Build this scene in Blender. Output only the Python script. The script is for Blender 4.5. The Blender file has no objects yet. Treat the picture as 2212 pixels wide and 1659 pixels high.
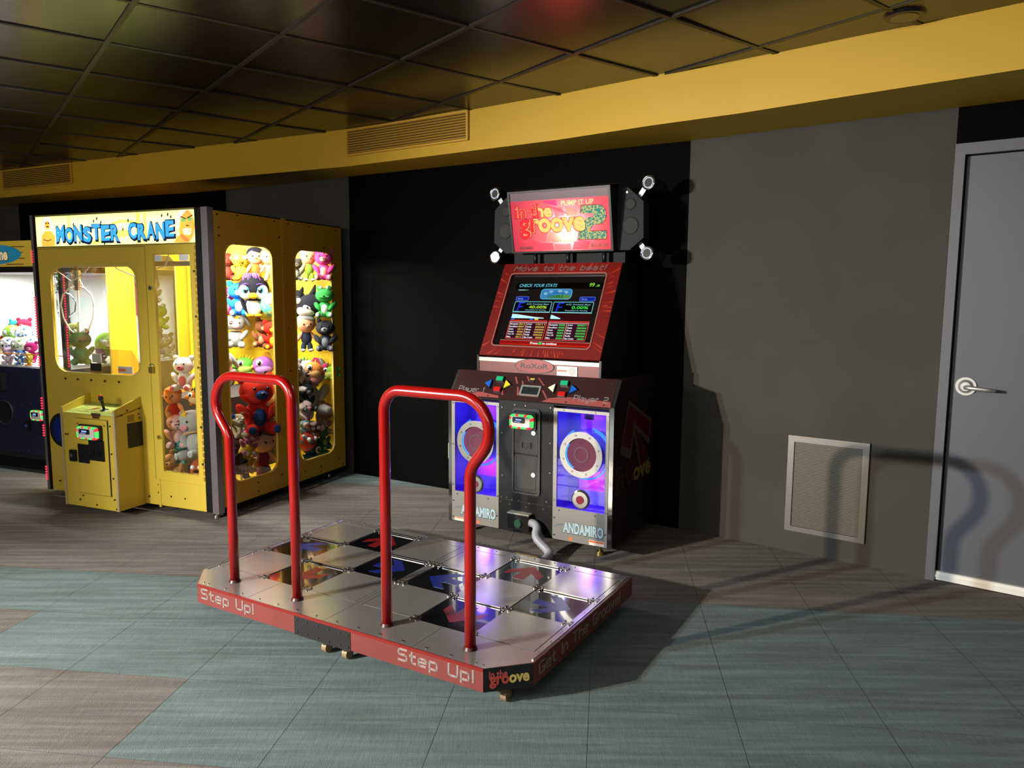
import bpy, bmesh, math, random
from mathutils import Vector, Matrix, Euler
random.seed(7)
S = bpy.context.scene
COL = S.collection
R = math.radians
sin, cos, pi = math.sin, math.cos, math.pi

# ------------------------------------------------------------------ camera
W_PX, F_PX = 2212, 1626.2
PITCH, ROLL, CAM_H = 0.116788, -0.005495, 1.44
cam = bpy.data.cameras.new('camera')
cam.sensor_fit = 'HORIZONTAL'; cam.sensor_width = 36.0
cam.lens = 36.0 * F_PX / W_PX
cam.clip_start = 0.05; cam.clip_end = 60
camo = bpy.data.objects.new('camera', cam); COL.objects.link(camo)
fwd = Vector((0, cos(PITCH), -sin(PITCH)))
down = Vector((0, -sin(PITCH), -cos(PITCH)))
rgt = Vector((1, 0, 0))
cr, sr = cos(ROLL), sin(ROLL)
xax = rgt * cr + down * sr
yax = -(rgt * -sr + down * cr)
m = Matrix((xax, yax, -fwd)).transposed().to_4x4()
m.translation = Vector((0, 0, CAM_H))
camo.matrix_world = m
S.camera = camo

# ------------------------------------------------------------------ world, lamps, exposure
S.view_settings.view_transform = 'Standard'
S.view_settings.look = 'None'
S.view_settings.exposure = 0.0
S.view_settings.gamma = 1.0
S.view_settings.use_curve_mapping = False
S.cycles.max_bounces = 8
S.cycles.transparent_max_bounces = 16
S.cycles.glossy_bounces = 4
S.cycles.caustics_reflective = False
S.cycles.caustics_refractive = False
S.cycles.sample_clamp_indirect = 4.0

wd = bpy.data.worlds.new('dim_room'); S.world = wd; wd.use_nodes = True
bg = wd.node_tree.nodes['Background']
bg.inputs[0].default_value = (1.0, 0.90, 0.78, 1)
bg.inputs[1].default_value = 0.055

def lamp(name, kind, loc, energy, color=(1, 1, 1), target=None, size=.2, size_y=None, spot=None, blend=1.0, parent=None):
    l = bpy.data.lights.new(name, kind); l.energy = energy; l.color = color
    if kind == 'AREA':
        l.size = size
        if size_y: l.shape = 'RECTANGLE'; l.size_y = size_y
    else:
        l.shadow_soft_size = size
    if spot: l.spot_size = R(spot); l.spot_blend = blend
    o = bpy.data.objects.new(name, l); COL.objects.link(o)
    o.location = loc
    if target is not None:
        o.rotation_euler = (Vector(target) - Vector(loc)).to_track_quat('-Z', 'Y').to_euler()
    if parent: o.parent = parent
    return o

# two compact lamps of the hall, off to the left, throw the twin rail shadows
lamp('warm_hall_lamp', 'SPOT', (-4.85, 0.53, 1.98), 1680, (1.0, .86, .66), (0.85, 3.7, -0.45), .035, spot=72)
lamp('cool_hall_lamp', 'SPOT', (-4.92, 0.80, 1.97), 1120, (.72, .86, 1.0), (0.8, 3.7, -0.45), .035, spot=72)
# broad soft fill added behind the camera for the light on the soffit
lamp('hall_fill_light', 'AREA', (-0.6, -2.2, 2.5), 66, (1.0, .93, .82), (-0.6, 3.8, 1.9), 4.5, .8)
lamp('left_soffit_fill', 'AREA', (-4.6, -0.4, 2.45), 105, (1.0, .92, .8), (-3.2, 6.4, 2.3), 1.4, .8)  # extra fill added to brighten the left part of the soffit
lamp('foreground_area_light', 'AREA', (-1.0, 0.6, 2.55), 22, (.86, .95, 1.0), (-0.8, 2.2, 0.0), 1.2, 1.2)  # soft area light aimed down at the near floor

# ------------------------------------------------------------------ materials
def lin(c):
    return tuple((v / 12.92 if v <= .04045 else ((v + .055) / 1.055) ** 2.4) for v in c)
def hexc(h):
    h = h.lstrip('#'); return lin(tuple(int(h[i:i + 2], 16) / 255 for i in (0, 2, 4)))
MATS = {}
def mat(name, col='808080', rough=.5, metal=0., spec=.5, emit=None, estr=0., coat=0., bump=None, var=None, alpha=None):
    if name in MATS: return MATS[name]
    m = bpy.data.materials.new(name); m.use_nodes = True
    nt = m.node_tree; b = nt.nodes['Principled BSDF']
    c = hexc(col) if isinstance(col, str) else col
    b.inputs['Base Color'].default_value = (*c, 1)
    b.inputs['Roughness'].default_value = rough
    b.inputs['Metallic'].default_value = metal
    b.inputs['Specular IOR Level'].default_value = spec
    b.inputs['Coat Weight'].default_value = coat
    if emit:
        e = hexc(emit) if isinstance(emit, str) else emit
        b.inputs['Emission Color'].default_value = (*e, 1)
        b.inputs['Emission Strength'].default_value = estr
    if bump or var:
        tc = nt.nodes.new('ShaderNodeTexCoord')
    if bump:
        sc, st = bump
        n = nt.nodes.new('ShaderNodeTexNoise'); n.inputs['Scale'].default_value = sc; n.inputs['Detail'].default_value = 3
        nt.links.new(tc.outputs['Object'], n.inputs['Vector'])
        bp = nt.nodes.new('ShaderNodeBump'); bp.inputs['Strength'].default_value = st; bp.inputs['Distance'].default_value = .01
        nt.links.new(n.outputs[0], bp.inputs['Height']); nt.links.new(bp.outputs[0], b.inputs['Normal'])
    if var:
        sc, amt = var
        n = nt.nodes.new('ShaderNodeTexNoise'); n.inputs['Scale'].default_value = sc; n.inputs['Detail'].default_value = 4
        nt.links.new(tc.outputs['Object'], n.inputs['Vector'])
        mx = nt.nodes.new('ShaderNodeMix'); mx.data_type = 'RGBA'
        mx.inputs[6].default_value = (*[v * (1 - amt) for v in c], 1); mx.inputs[7].default_value = (*[min(1, v * (1 + amt)) for v in c], 1)
        nt.links.new(n.outputs[0], mx.inputs[0]); nt.links.new(mx.outputs[2], b.inputs['Base Color'])
    MATS[name] = m
    return m

def glow(name, col, strength):
    if name in MATS: return MATS[name]
    m = bpy.data.materials.new(name); m.use_nodes = True; nt = m.node_tree
    nt.nodes.clear()
    e = nt.nodes.new('ShaderNodeEmission'); o = nt.nodes.new('ShaderNodeOutputMaterial')
    e.inputs[0].default_value = (*(hexc(col) if isinstance(col, str) else col), 1); e.inputs[1].default_value = strength
    nt.links.new(e.outputs[0], o.inputs[0]); MATS[name] = m
    return m

def pane(name, tint=(1, 1, 1), refl=.12, rough=.03):
    """clear acrylic: mostly transparent with a fresnel reflection"""
    if name in MATS: return MATS[name]
    m = bpy.data.materials.new(name); m.use_nodes = True; nt = m.node_tree; nt.nodes.clear()
    t = nt.nodes.new('ShaderNodeBsdfTransparent'); t.inputs[0].default_value = (*tint, 1)
    g = nt.nodes.new('ShaderNodeBsdfGlossy'); g.inputs['Roughness'].default_value = rough
    lw = nt.nodes.new('ShaderNodeLayerWeight'); lw.inputs[0].default_value = .35
    mu = nt.nodes.new('ShaderNodeMath'); mu.operation = 'MULTIPLY_ADD'; mu.inputs[1].default_value = refl * 2; mu.inputs[2].default_value = refl * .35
    nt.links.new(lw.outputs['Fresnel'], mu.inputs[0])
    mx = nt.nodes.new('ShaderNodeMixShader'); o = nt.nodes.new('ShaderNodeOutputMaterial')
    nt.links.new(mu.outputs[0], mx.inputs[0]); nt.links.new(t.outputs[0], mx.inputs[1]); nt.links.new(g.outputs[0], mx.inputs[2])
    nt.links.new(mx.outputs[0], o.inputs[0]); MATS[name] = m
    return m

def backlit(name, col, estr=.5, clear=.35, rough=.25, thin=.0):
    """printed translucent film of a light box: lets the lamp inside shine through, plus its own even glow"""
    if name in MATS: return MATS[name]
    c = hexc(col) if isinstance(col, str) else col
    m = bpy.data.materials.new(name); m.use_nodes = True; nt = m.node_tree; nt.nodes.clear()
    c2 = tuple(v + (1 - v) * thin for v in c)
    tr = nt.nodes.new('ShaderNodeBsdfTransparent'); tr.inputs[0].default_value = (*c2, 1)
    tl = nt.nodes.new('ShaderNodeBsdfTranslucent'); tl.inputs[0].default_value = (*c2, 1)
    mx = nt.nodes.new('ShaderNodeMixShader'); mx.inputs[0].default_value = 1 - clear
    nt.links.new(tr.outputs[0], mx.inputs[1]); nt.links.new(tl.outputs[0], mx.inputs[2])
    em = nt.nodes.new('ShaderNodeEmission'); em.inputs[0].default_value = (*c, 1); em.inputs[1].default_value = estr
    ad = nt.nodes.new('ShaderNodeAddShader'); nt.links.new(mx.outputs[0], ad.inputs[0]); nt.links.new(em.outputs[0], ad.inputs[1])
    gl = nt.nodes.new('ShaderNodeBsdfGlossy'); gl.inputs['Roughness'].default_value = rough
    m2 = nt.nodes.new('ShaderNodeMixShader'); m2.inputs[0].default_value = .03
    nt.links.new(ad.outputs[0], m2.inputs[1]); nt.links.new(gl.outputs[0], m2.inputs[2])
    o = nt.nodes.new('ShaderNodeOutputMaterial'); nt.links.new(m2.outputs[0], o.inputs[0])
    MATS[name] = m
    return m

# ------------------------------------------------------------------ objects
def tag(o, label=None, cat=None, group=None, kind=None):
    if label: o['label'] = label
    if cat: o['category'] = cat
    if group: o['group'] = group
    if kind: o['kind'] = kind
    return o
def thing(name, label, cat, loc=(0, 0, 0), rotz=0., group=None, rot=None):
    o = bpy.data.objects.new(name, None); COL.objects.link(o)
    o.empty_display_size = .1
    o.location = loc; o.rotation_euler = rot if rot is not None else (0, 0, rotz)
    return tag(o, label, cat, group)
def link(name, me, mats, parent=None, smooth=False, label=None):
    if not isinstance(mats, (list, tuple)): mats = [mats]
    if len(me.materials) == 0:
        for x in mats: me.materials.append(x)
    if smooth:
        for p in me.polygons: p.use_smooth = True
    o = bpy.data.objects.new(name, me); COL.objects.link(o)
    if parent: o.parent = parent
    if label: o['label'] = label
    return o

class MB:
    """collects shapes into one mesh"""
    def __init__(s): s.bm = bmesh.new(); s.mi = 0
    def _f(s, vs):
        try:
            f = s.bm.faces.new(vs); f.material_index = s.mi; return f
        except ValueError: return None
    def hexa(s, p):
        v = [s.bm.verts.new(q) for q in p]
        for i in ((0, 3, 2, 1), (4, 5, 6, 7), (0, 1, 5, 4), (1, 2, 6, 5), (2, 3, 7, 6), (3, 0, 4, 7)): s._f([v[k] for k in i])
        return s
    def box(s, a, b):
        (x0, y0, z0), (x1, y1, z1) = [min(*q) for q in zip(a, b)], [max(*q) for q in zip(a, b)]
        return s.hexa([(x0, y0, z0), (x1, y0, z0), (x1, y1, z0), (x0, y1, z0), (x0, y0, z1), (x1, y0, z1), (x1, y1, z1), (x0, y1, z1)])
    def prism(s, pts, vec):
        vec = Vector(vec); a = [s.bm.verts.new(p) for p in pts]; b = [s.bm.verts.new(Vector(p) + vec) for p in pts]
        n = len(a); s._f(a[::-1]); s._f(b)
        for i in range(n): s._f([a[i], a[(i + 1) % n], b[(i + 1) % n], b[i]])
        return s
    def cyl(s, p0, p1, r0, r1=None, n=20, caps=True):
        r1 = r0 if r1 is None else r1
        p0, p1 = Vector(p0), Vector(p1); q = (p1 - p0).to_track_quat('Z', 'Y')
        A, B = [], []
        for i in range(n):
            d = q @ Vector((cos(2 * pi * i / n), sin(2 * pi * i / n), 0))
            A.append(s.bm.verts.new(p0 + d * r0)); B.append(s.bm.verts.new(p1 + d * r1))
        for i in range(n): s._f([A[i], A[(i + 1) % n], B[(i + 1) % n], B[i]])
        if caps: s._f(A[::-1]); s._f(B)
        return s
    def tube(s, path, r, n=14, cap=True, rs=None):
        path = [Vector(p) for p in path]; rings = []
        t0 = (path[1] - path[0]).normalized()
        up = Vector((0, 0, 1)) if abs(t0.z) < .9 else Vector((1, 0, 0))
        nrm = t0.cross(up).normalized()
        for i, p in enumerate(path):
            t = ((path[min(i + 1, len(path) - 1)] - path[max(i - 1, 0)])).normalized()
            nrm = (nrm - t * nrm.dot(t)).normalized(); bn = t.cross(nrm)
            rr = rs[i] if rs else r
            rings.append([s.bm.verts.new(p + (nrm * cos(2 * pi * k / n) + bn * sin(2 * pi * k / n)) * rr) for k in range(n)])
        for a, b in zip(rings, rings[1:]):
            for k in range(n): s._f([a[k], a[(k + 1) % n], b[(k + 1) % n], b[k]])
        if cap: s._f(rings[0][::-1]); s._f(rings[-1])
        return s
    def ball(s, c, r, rot=None, u=16, v=10):
        r = (r, r, r) if isinstance(r, (int, float)) else r
        M = Matrix.Translation(c) @ (Euler(rot).to_matrix().to_4x4() if rot else Matrix()) @ Matrix.Diagonal((*r, 1))
        k = bmesh.ops.create_uvsphere(s.bm, u_segments=u, v_segments=v, radius=1, matrix=M)
        for f in {f for vv in k['verts'] for f in vv.link_faces}: f.material_index = s.mi
        return s
    def torus(s, c, ex, ey, R_, r, n=40, k=10, a0=0., a1=2 * pi):
        ex, ey, c = Vector(ex), Vector(ey), Vector(c); full = abs(a1 - a0 - 2 * pi) < 1e-6
        ez = ex.cross(ey); rings = []
        for i in range(n if full else n + 1):
            a = a0 + (a1 - a0) * i / n; d = ex * cos(a) + ey * sin(a)
            rings.append([s.bm.verts.new(c + d * (R_ + r * cos(2 * pi * j / k)) + ez * r * sin(2 * pi * j / k)) for j in range(k)])
        m_ = len(rings)
        for i in range(m_ if full else m_ - 1):
            a, b = rings[i], rings[(i + 1) % m_]
            for j in range(k): s._f([a[j], a[(j + 1) % k], b[(j + 1) % k], b[j]])
        return s
    def mesh(s, name='m'):
        bmesh.ops.recalc_face_normals(s.bm, faces=s.bm.faces)
        me = bpy.data.meshes.new(name); s.bm.to_mesh(me); s.bm.free(); return me
    def build(s, name, mats, parent=None, smooth=False, bevel=0., label=None, auto=False):
        if bevel:
            bmesh.ops.bevel(s.bm, geom=[e for e in s.bm.edges if len(e.link_faces) == 2 and e.calc_face_angle(0) > .6], offset=bevel, segments=2, affect='EDGES', profile=.5)
        o = link(name, s.mesh(name), mats, parent, smooth, label)
        if auto:
            for p in o.data.polygons: p.use_smooth = True
            sharp = [e.index for e in o.data.edges]
            bm = bmesh.new(); bm.from_mesh(o.data)
            for e in bm.edges:
                e.smooth = not (len(e.link_faces) == 2 and e.calc_face_angle(0) > .7)
            bm.to_mesh(o.data); bm.free()
        return o

class Pl:
    """a flat face of a thing: x right, y up, d outwards"""
    def __init__(s, o, ex, ey): s.o = Vector(o); s.ex = Vector(ex).normalized(); s.ey = Vector(ey).normalized(); s.n = s.ex.cross(s.ey)
    def p(s, x, y, d=0.): return s.o + s.ex * x + s.ey * y + s.n * d
    def box(s, b, x0, y0, x1, y1, d0, d1):
        b.hexa([s.p(x0, y0, d0), s.p(x1, y0, d0), s.p(x1, y1, d0), s.p(x0, y1, d0), s.p(x0, y0, d1), s.p(x1, y0, d1), s.p(x1, y1, d1), s.p(x0, y1, d1)]); return b
    def poly(s, b, pts, d0, d1): b.prism([s.p(x, y, d0) for x, y in pts], s.n * (d1 - d0)); return b
    def flat(s, b, pts, d): b._f([b.bm.verts.new(s.p(x, y, d)) for x, y in pts]); return b
    def disc(s, b, x, y, r, d0, d1, n=28, r1=None): b.cyl(s.p(x, y, d0), s.p(x, y, d1), r, r1, n); return b
    def ring(s, b, x, y, R_, r, d=0., **k): b.torus(s.p(x, y, d), s.ex, s.ey, R_, r, **k); return b
    def mtx(s, x=0, y=0, d=0):
        M = Matrix((s.ex, s.ey, s.n)).transposed().to_4x4(); M.translation = s.p(x, y, d); return M

def rrect(x0, y0, x1, y1, r, n=6):
    pts = []
    for cx, cy, a in ((x1 - r, y0 + r, -pi / 2), (x1 - r, y1 - r, 0), (x0 + r, y1 - r, pi / 2), (x0 + r, y0 + r, pi)):
        for i in range(n + 1): t = a + pi / 2 * i / n; pts.append((cx + r * cos(t), cy + r * sin(t)))
    return pts
def circ(x, y, r, n=32, ry=None): return [(x + r * cos(2 * pi * i / n), y + (ry or r) * sin(2 * pi * i / n)) for i in range(n)]
def curve_mesh(c):
    o = bpy.data.objects.new('tmp', c); me = o.to_mesh().copy(); o.to_mesh_clear(); bpy.data.objects.remove(o); bpy.data.curves.remove(c)
    me.materials.clear(); return me
def plate(name, pl, loops, d0, d1, mats, parent, **kw):
    """flat plate with holes on face pl"""
    c = bpy.data.curves.new('tmp', 'CURVE'); c.dimensions = '2D'; c.fill_mode = 'BOTH'; c.extrude = abs(d1 - d0) / 2
    for L in loops:
        sp = c.splines.new('POLY'); sp.points.add(len(L) - 1)
        for q, (x, y) in zip(sp.points, L): q.co = (x, y, 0, 1)
        sp.use_cyclic_u = True
    me = curve_mesh(c); me.transform(pl.mtx(0, 0, (d0 + d1) / 2)); me.name = name
    return link(name, me, mats, parent, **kw)
def text(name, pl, s, box, d, mats, parent, bold=0., ext=.0012, shear=0., wob=None, space=1., label=None):
    """lettering stretched into box (x0,y0,x1,y1) on face pl"""
    c = bpy.data.curves.new('tmp', 'FONT'); c.body = s; c.size = 1; c.offset = bold; c.resolution_u = 3; c.shear = shear; c.space_character = space
    c.extrude = .5 if ext else 0
    me = curve_mesh(c)
    xs = [v.co.x for v in me.vertices]; ys = [v.co.y for v in me.vertices]
    a, b_, e, f = min(xs), max(xs), min(ys), max(ys); x0, y0, x1, y1 = box
    for v in me.vertices:
        x = x0 + (v.co.x - a) / (b_ - a) * (x1 - x0); y = y0 + (v.co.y - e) / (f - e) * (y1 - y0)
        if wob: y += wob * sin(x * 43) * .6 + wob * .5 * sin(x * 97)
        v.co = (x, y, v.co.z * ext)
    me.transform(pl.mtx(0, 0, d + ext / 2)); me.name = name
    return link(name, me, mats, parent, label=label)

GLY = {'S': ([(.62,1),(.12,1),(0,.88),(0,.62),(.12,.52),(.5,.52),(.62,.4),(.62,.12),(.5,0),(0,0)],), 't': ([(.15,.95),(.15,.1),(.25,0),(.42,0)],[(0,.64),(.42,.64)]),
 'e': ([(0,.33),(.55,.33),(.55,.54),(.45,.64),(.1,.64),(0,.54),(0,.1),(.1,0),(.5,0)],), 'p': ([(0,-.3),(0,.64),(.43,.64),(.53,.54),(.53,.1),(.43,0),(0,0)],), 'U': ([(0,1),(0,.12),(.12,0),(.5,0),(.62,.12),(.62,1)],),
 '!': ([(.05,1),(.05,.26)],[(.05,.08),(.05,0)]), 'M': ([(0,0),(0,1),(.38,.4),(.76,1),(.76,0)],), 'o': ([(.1,0),(.45,0),(.55,.1),(.55,.54),(.45,.64),(.1,.64),(0,.54),(0,.1),(.1,0)],), 'v': ([(0,.64),(.27,0),(.54,.64)],),
 'h': ([(0,1),(0,0)],[(0,.64),(.43,.64),(.53,.54),(.53,0)]), 'b': ([(0,1),(0,0),(.43,0),(.53,.1),(.53,.54),(.43,.64),(0,.64)],), 'a': ([(.05,.64),(.43,.64),(.53,.54),(.53,0),(.1,0),(0,.1),(0,.26),(.1,.36),(.53,.36)],),
 'P': ([(0,0),(0,1),(.5,1),(.62,.88),(.62,.56),(.5,.44),(0,.44)],), 'l': ([(0,1),(0,0)],), 'y': ([(0,.64),(0,.1),(.1,0),(.53,0)],[(.53,.64),(.53,-.2),(.43,-.3),(.05,-.3)]), 'r': ([(0,0),(0,.64),(.38,.64)],), '1': ([(0,.8),(.15,1),(.15,0)],),
 '2': ([(0,1),(.5,1),(.62,.88),(.62,.62),(.5,.5),(.12,.5),(0,.38),(0,0),(.62,0)],), 'G': ([(.62,1),(.12,1),(0,.88),(0,.12),(.12,0),(.62,0),(.62,.45),(.35,.45)],), 'I': ([(.05,1),(.05,0)],), 'n': ([(0,0),(0,.64),(.43,.64),(.53,.54),(.53,0)],),
 'T': ([(0,1),(.64,1)],[(.32,1),(.32,0)]), 'g': ([(.53,.64),(.1,.64),(0,.54),(0,.1),(.1,0),(.53,0)],[(.53,.64),(.53,-.2),(.43,-.3),(.05,-.3)]), ' ': ()}
def strokes(name, pl, s, box, d, m_, parent, w=.006, ext=.0012, shear=0.):
    """square-cornered line lettering: cap height and baseline fill box"""
    x0, y0, x1, y1 = box; adv = []; x = 0
    for ch in s:
        g = GLY[ch]; wd = max([q[0] for L in g for q in L], default=.35); adv.append(x); x += wd + .24
    tot = x - .24; k = (x1 - x0) / tot; h_ = y1 - y0; b = MB()
    for ch, ax in zip(s, adv):
        for L in GLY[ch]:
            pts = [(x0 + (ax + q[0]) * k + shear * q[1] * h_, y0 + q[1] * h_) for q in L]
            for (ax_, ay), (bx, by) in zip(pts, pts[1:]):
                ln = math.dist((ax_, ay), (bx, by)); ux, uy = (bx - ax_) / ln * w / 2, (by - ay) / ln * w / 2
                pl.poly(b, [(ax_ - ux * .6 + uy, ay - uy * .6 - ux), (bx + ux * .6 + uy, by + uy * .6 - ux), (bx + ux * .6 - uy, by + uy * .6 + ux), (ax_ - ux * .6 - uy, ay - uy * .6 + ux)], d, d + ext)
    return b.build(name, m_, parent)

_usph = {}
def usphere(u=18, v=12):
    if (u, v) not in _usph:
        _usph[(u, v)] = bpy.data.meshes.new('ball')
        b = bmesh.new(); bmesh.ops.create_uvsphere(b, u_segments=u, v_segments=v, radius=1); b.to_mesh(_usph[(u, v)]); b.free()
        for p in _usph[(u, v)].polygons: p.use_smooth = True
        _usph[(u, v)].materials.append(None)
    return _usph[(u, v)]
def blob(name, parent, c, r, m, rot=(0, 0, 0), u=18, v=12):
    o = bpy.data.objects.new(name, usphere(u, v)); COL.objects.link(o); o.parent = parent
    o.location = c; o.scale = (r, r, r) if isinstance(r, (int, float)) else r; o.rotation_euler = rot
    o.material_slots[0].link = 'OBJECT'; o.material_slots[0].material = m
    return o

# common materials
BLACK = mat('black_paint', '0a0a0b', .6, spec=.2, bump=(160, .05))
BLACKP = mat('black_plastic', '101012', .35)
DARKM = mat('dark_metal', '1b1b1e', .4, .6)
CHROME = mat('chrome', 'd8d8da', .12, 1.)
STEEL = mat('brushed_steel', 'b4b1ab', .3, 1., bump=(90, .03))
SILVER = mat('silver_paint', '98948c', .42, .55)
RED = mat('red_enamel', '930c0a', .22, 0, .6, coat=.5)
YELLOW = mat('yellow_paint', 'd2b41c', .42, bump=(300, .03))
WHITE = mat('white_plastic', 'e6e4df', .5)
SCREW = mat('screw_steel', '8d8a84', .3, 1.)
SCREWD = mat('screw_black', '15120c', .5)
INK = mat('black_ink', '0d0d0f', .6)

# ------------------------------------------------------------------ room shell
CEIL, SOF = 2.607, 2.352
def carpet(name, base, dark, light):
    m = bpy.data.materials.new(name); m.use_nodes = True; nt = m.node_tree; b = nt.nodes['Principled BSDF']
    b.inputs['Roughness'].default_value = .95; b.inputs['Specular IOR Level'].default_value = .15
    tc = nt.nodes.new('ShaderNodeTexCoord')
    def noise(scale3, detail, rot=R(7)):
        mp = nt.nodes.new('ShaderNodeMapping'); mp.inputs['Rotation'].default_value = (0, 0, rot); mp.inputs['Scale'].default_value = scale3
        n = nt.nodes.new('ShaderNodeTexNoise'); n.inputs['Scale'].default_value = 1; n.inputs['Detail'].default_value = detail; n.inputs['Roughness'].default_value = .6
        nt.links.new(tc.outputs['Object'], mp.inputs[0]); nt.links.new(mp.outputs[0], n.inputs['Vector']); return n
    streak = noise((1.6, 26, 1), 6); patch = noise((1.1, 4.5, 1), 4); pile = noise((260, 320, 100), 2); thread = noise((220, 12, 1), 3)
    def ramp(src, lo, hi):
        r = nt.nodes.new('ShaderNodeMapRange'); r.inputs[1].default_value = lo; r.inputs[2].default_value = hi; nt.links.new(src.outputs[0], r.inputs[0]); return r
    def mix(f, a, b_):
        x = nt.nodes.new('ShaderNodeMix'); x.data_type = 'RGBA'; nt.links.new(f.outputs[0], x.inputs[0])
        for k, v in ((6, a), (7, b_)):
            if isinstance(v, tuple): x.inputs[k].default_value = (*v, 1)
            else: nt.links.new(v.outputs[2], x.inputs[k])
        return x
    x1 = mix(ramp(patch, .34, .68), hexc(dark), hexc(base))
    s = ramp(streak, .44, .8); x2 = mix(s, x1, hexc(light))
    mu = nt.nodes.new('ShaderNodeMix'); mu.data_type = 'RGBA'; mu.blend_type = 'MULTIPLY'; mu.inputs[0].default_value = .32
    nt.links.new(x2.outputs[2], mu.inputs[6])
    t2 = ramp(thread, .25, .7)
    cmb = nt.nodes.new('ShaderNodeCombineColor'); 
    for k in range(3): nt.links.new(t2.outputs[0], cmb.inputs[k])
    nt.links.new(cmb.outputs[0], mu.inputs[7])
    nt.links.new(mu.outputs[2], b.inputs['Base Color'])
    bp = nt.nodes.new('ShaderNodeBump'); bp.inputs['Strength'].default_value = .5; bp.inputs['Distance'].default_value = .004
    nt.links.new(pile.outputs[0], bp.inputs['Height']); nt.links.new(bp.outputs[0], b.inputs['Normal'])
    return m
TEAL = carpet('teal_carpet', '6f7d7d', '636f6e', '879797')
BROWN = carpet('brown_grey_carpet', '79726b', '69635d', '918c86')
SEAM = mat('carpet_seam', '4a5050', .95)

def floor():
    b = MB(); c7, s7 = cos(R(-7)), sin(R(-7)); g = .0009
    def P(u, v, z=0.): return (u * c7 - v * s7, u * s7 + v * c7, z)
    us = [.47 + .5 * k for k in range(-20, 17)]; vs = [2.03 + .487 * k for k in range(-13, 17)]
    for i in range(len(us) - 1):
        for j in range(len(vs) - 1):
            u, v = us[i] + .25, vs[j] + .24
            brown = False
            if v < 2.03: brown = u < -.53 and v > 1.5
            elif v < 2.517: brown = u < -1.53
            elif v < 3.0: brown = u < -2.53
            elif v > 3.487: brown = v < 5.43
            b.mi = 1 if brown else 0
            b._f([b.bm.verts.new(P(*q)) for q in ((us[i] + g, vs[j] + g), (us[i + 1] - g, vs[j] + g), (us[i + 1] - g, vs[j + 1] - g), (us[i] + g, vs[j + 1] - g))])
    b.mi = 2
    b._f([b.bm.verts.new(P(*q, -.0015)) for q in ((us[0], vs[0]), (us[-1], vs[0]), (us[-1], vs[-1]), (us[0], vs[-1]))])
    tag(b.build('floor', [TEAL, BROWN, SEAM]), kind='structure')
floor()

GREYW = mat('grey_wall_carpet', '484642', .95, spec=.1, bump=(220, .35), var=(2.6, .24))
BLACKW = mat('black_wall_paint', '030303', .8, spec=.06, bump=(120, .08))
WPTS = [(-9.0, 9.35), (-5.1, 7.92), (-4.37, 7.60), (-3.0, 7.03), (-2.53, 6.78), (-1.28, 6.0), (1.045, 4.568), (2.145, 3.757)]
WMAT = [0, 1, 1, 1, 0, 1, 0]
def offset(pts, d):
    out = []
    for i, p in enumerate(pts):
        a = Vector(pts[max(i - 1, 0)]); c = Vector(pts[min(i + 1, len(pts) - 1)]); t = (c - a).normalized()
        out.append((p[0] - t.y * d, p[1] + t.x * d))
    return out
def wall_strip(name, pts, z0, z1, th, mats, mi):
    b = MB(); back = offset(pts, th)
    for i in range(len(pts) - 1):
        b.mi = mi[i]
        q = [pts[i], pts[i + 1], back[i + 1], back[i]]
        b.hexa([(*p, z0) for p in q] + [(*p, z1) for p in q])
    return tag(b.build(name, mats), kind='structure')
wall_strip('wall_back', WPTS, 0, SOF, .12, [GREYW, BLACKW], WMAT)
DD = Vector((cos(R(-36.9)), sin(R(-36.9)), 0)); DN = Vector((DD.y, -DD.x, 0))   # DN points into the room
W5 = Vector((2.145, 3.757, 0)); DR = W5 + DD * 1.005
E2 = DR + Vector((cos(R(-40)), sin(R(-40)), 0)) * 4
wall_strip('wall_right', [tuple(DR.xy), tuple(E2.xy)], 0, SOF, .12, [GREYW], [0])
wall_strip('wall_over_door', [tuple(W5.xy), tuple(DR.xy)], 2.18, SOF, .12, [BLACKW], [0])

# door, frame, handle, threshold
GREYD = mat('grey_door_paint', '57585f', .5, bump=(60, .02))
GREYF = mat('grey_frame_paint', '5a5a60', .5, bump=(200, .05))
DP = Pl(W5, DD, (0, 0, 1))
door = tag(link('door_1', DP.box(MB(), .05, .012, .955, 2.12, -.06, -.018).mesh(), GREYD), kind='structure')
b = MB()
for q in ((0, 0, .043, 2.178), (.962, 0, 1.005, 2.178), (.043, 2.125, .962, 2.178)): DP.box(b, *q, -.11, .018)
b.build('door_frame', GREYF, door, bevel=.004)
b = MB(); DP.disc(b, .115, 1.007, .049, -.018, -.008, 36, .045); DP.disc(b, .115, 1.007, .034, -.008, .008, 28, .022)
hd = b.build('door_rose', mat('satin_chrome', 'e8e6e2', .32, .85), door, auto=True)
b = MB(); b.tube([DP.p(.12, 1.007, .008), DP.p(.12, 1.007, .045), DP.p(.14, 1.006, .052), DP.p(.20, 1.002, .05), DP.p(.245, .999, .044)], .011, 12, rs=[.012, .011, .011, .009, .007])
b.build('door_lever', MATS['satin_chrome'], door, True)
b = MB(); DP.box(b, .041, .006, .962, .05, -.015, .006); DP.box(b, .041, .022, .962, .034, .006, .012)
b.build('door_sweep', mat('polished_aluminium', 'f4f1e8', .35, .1), door)
b = MB(); DP.box(b, .043, .0, .962, 2.125, -.1, -.09); b.build('door_gap', INK, door)

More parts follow.
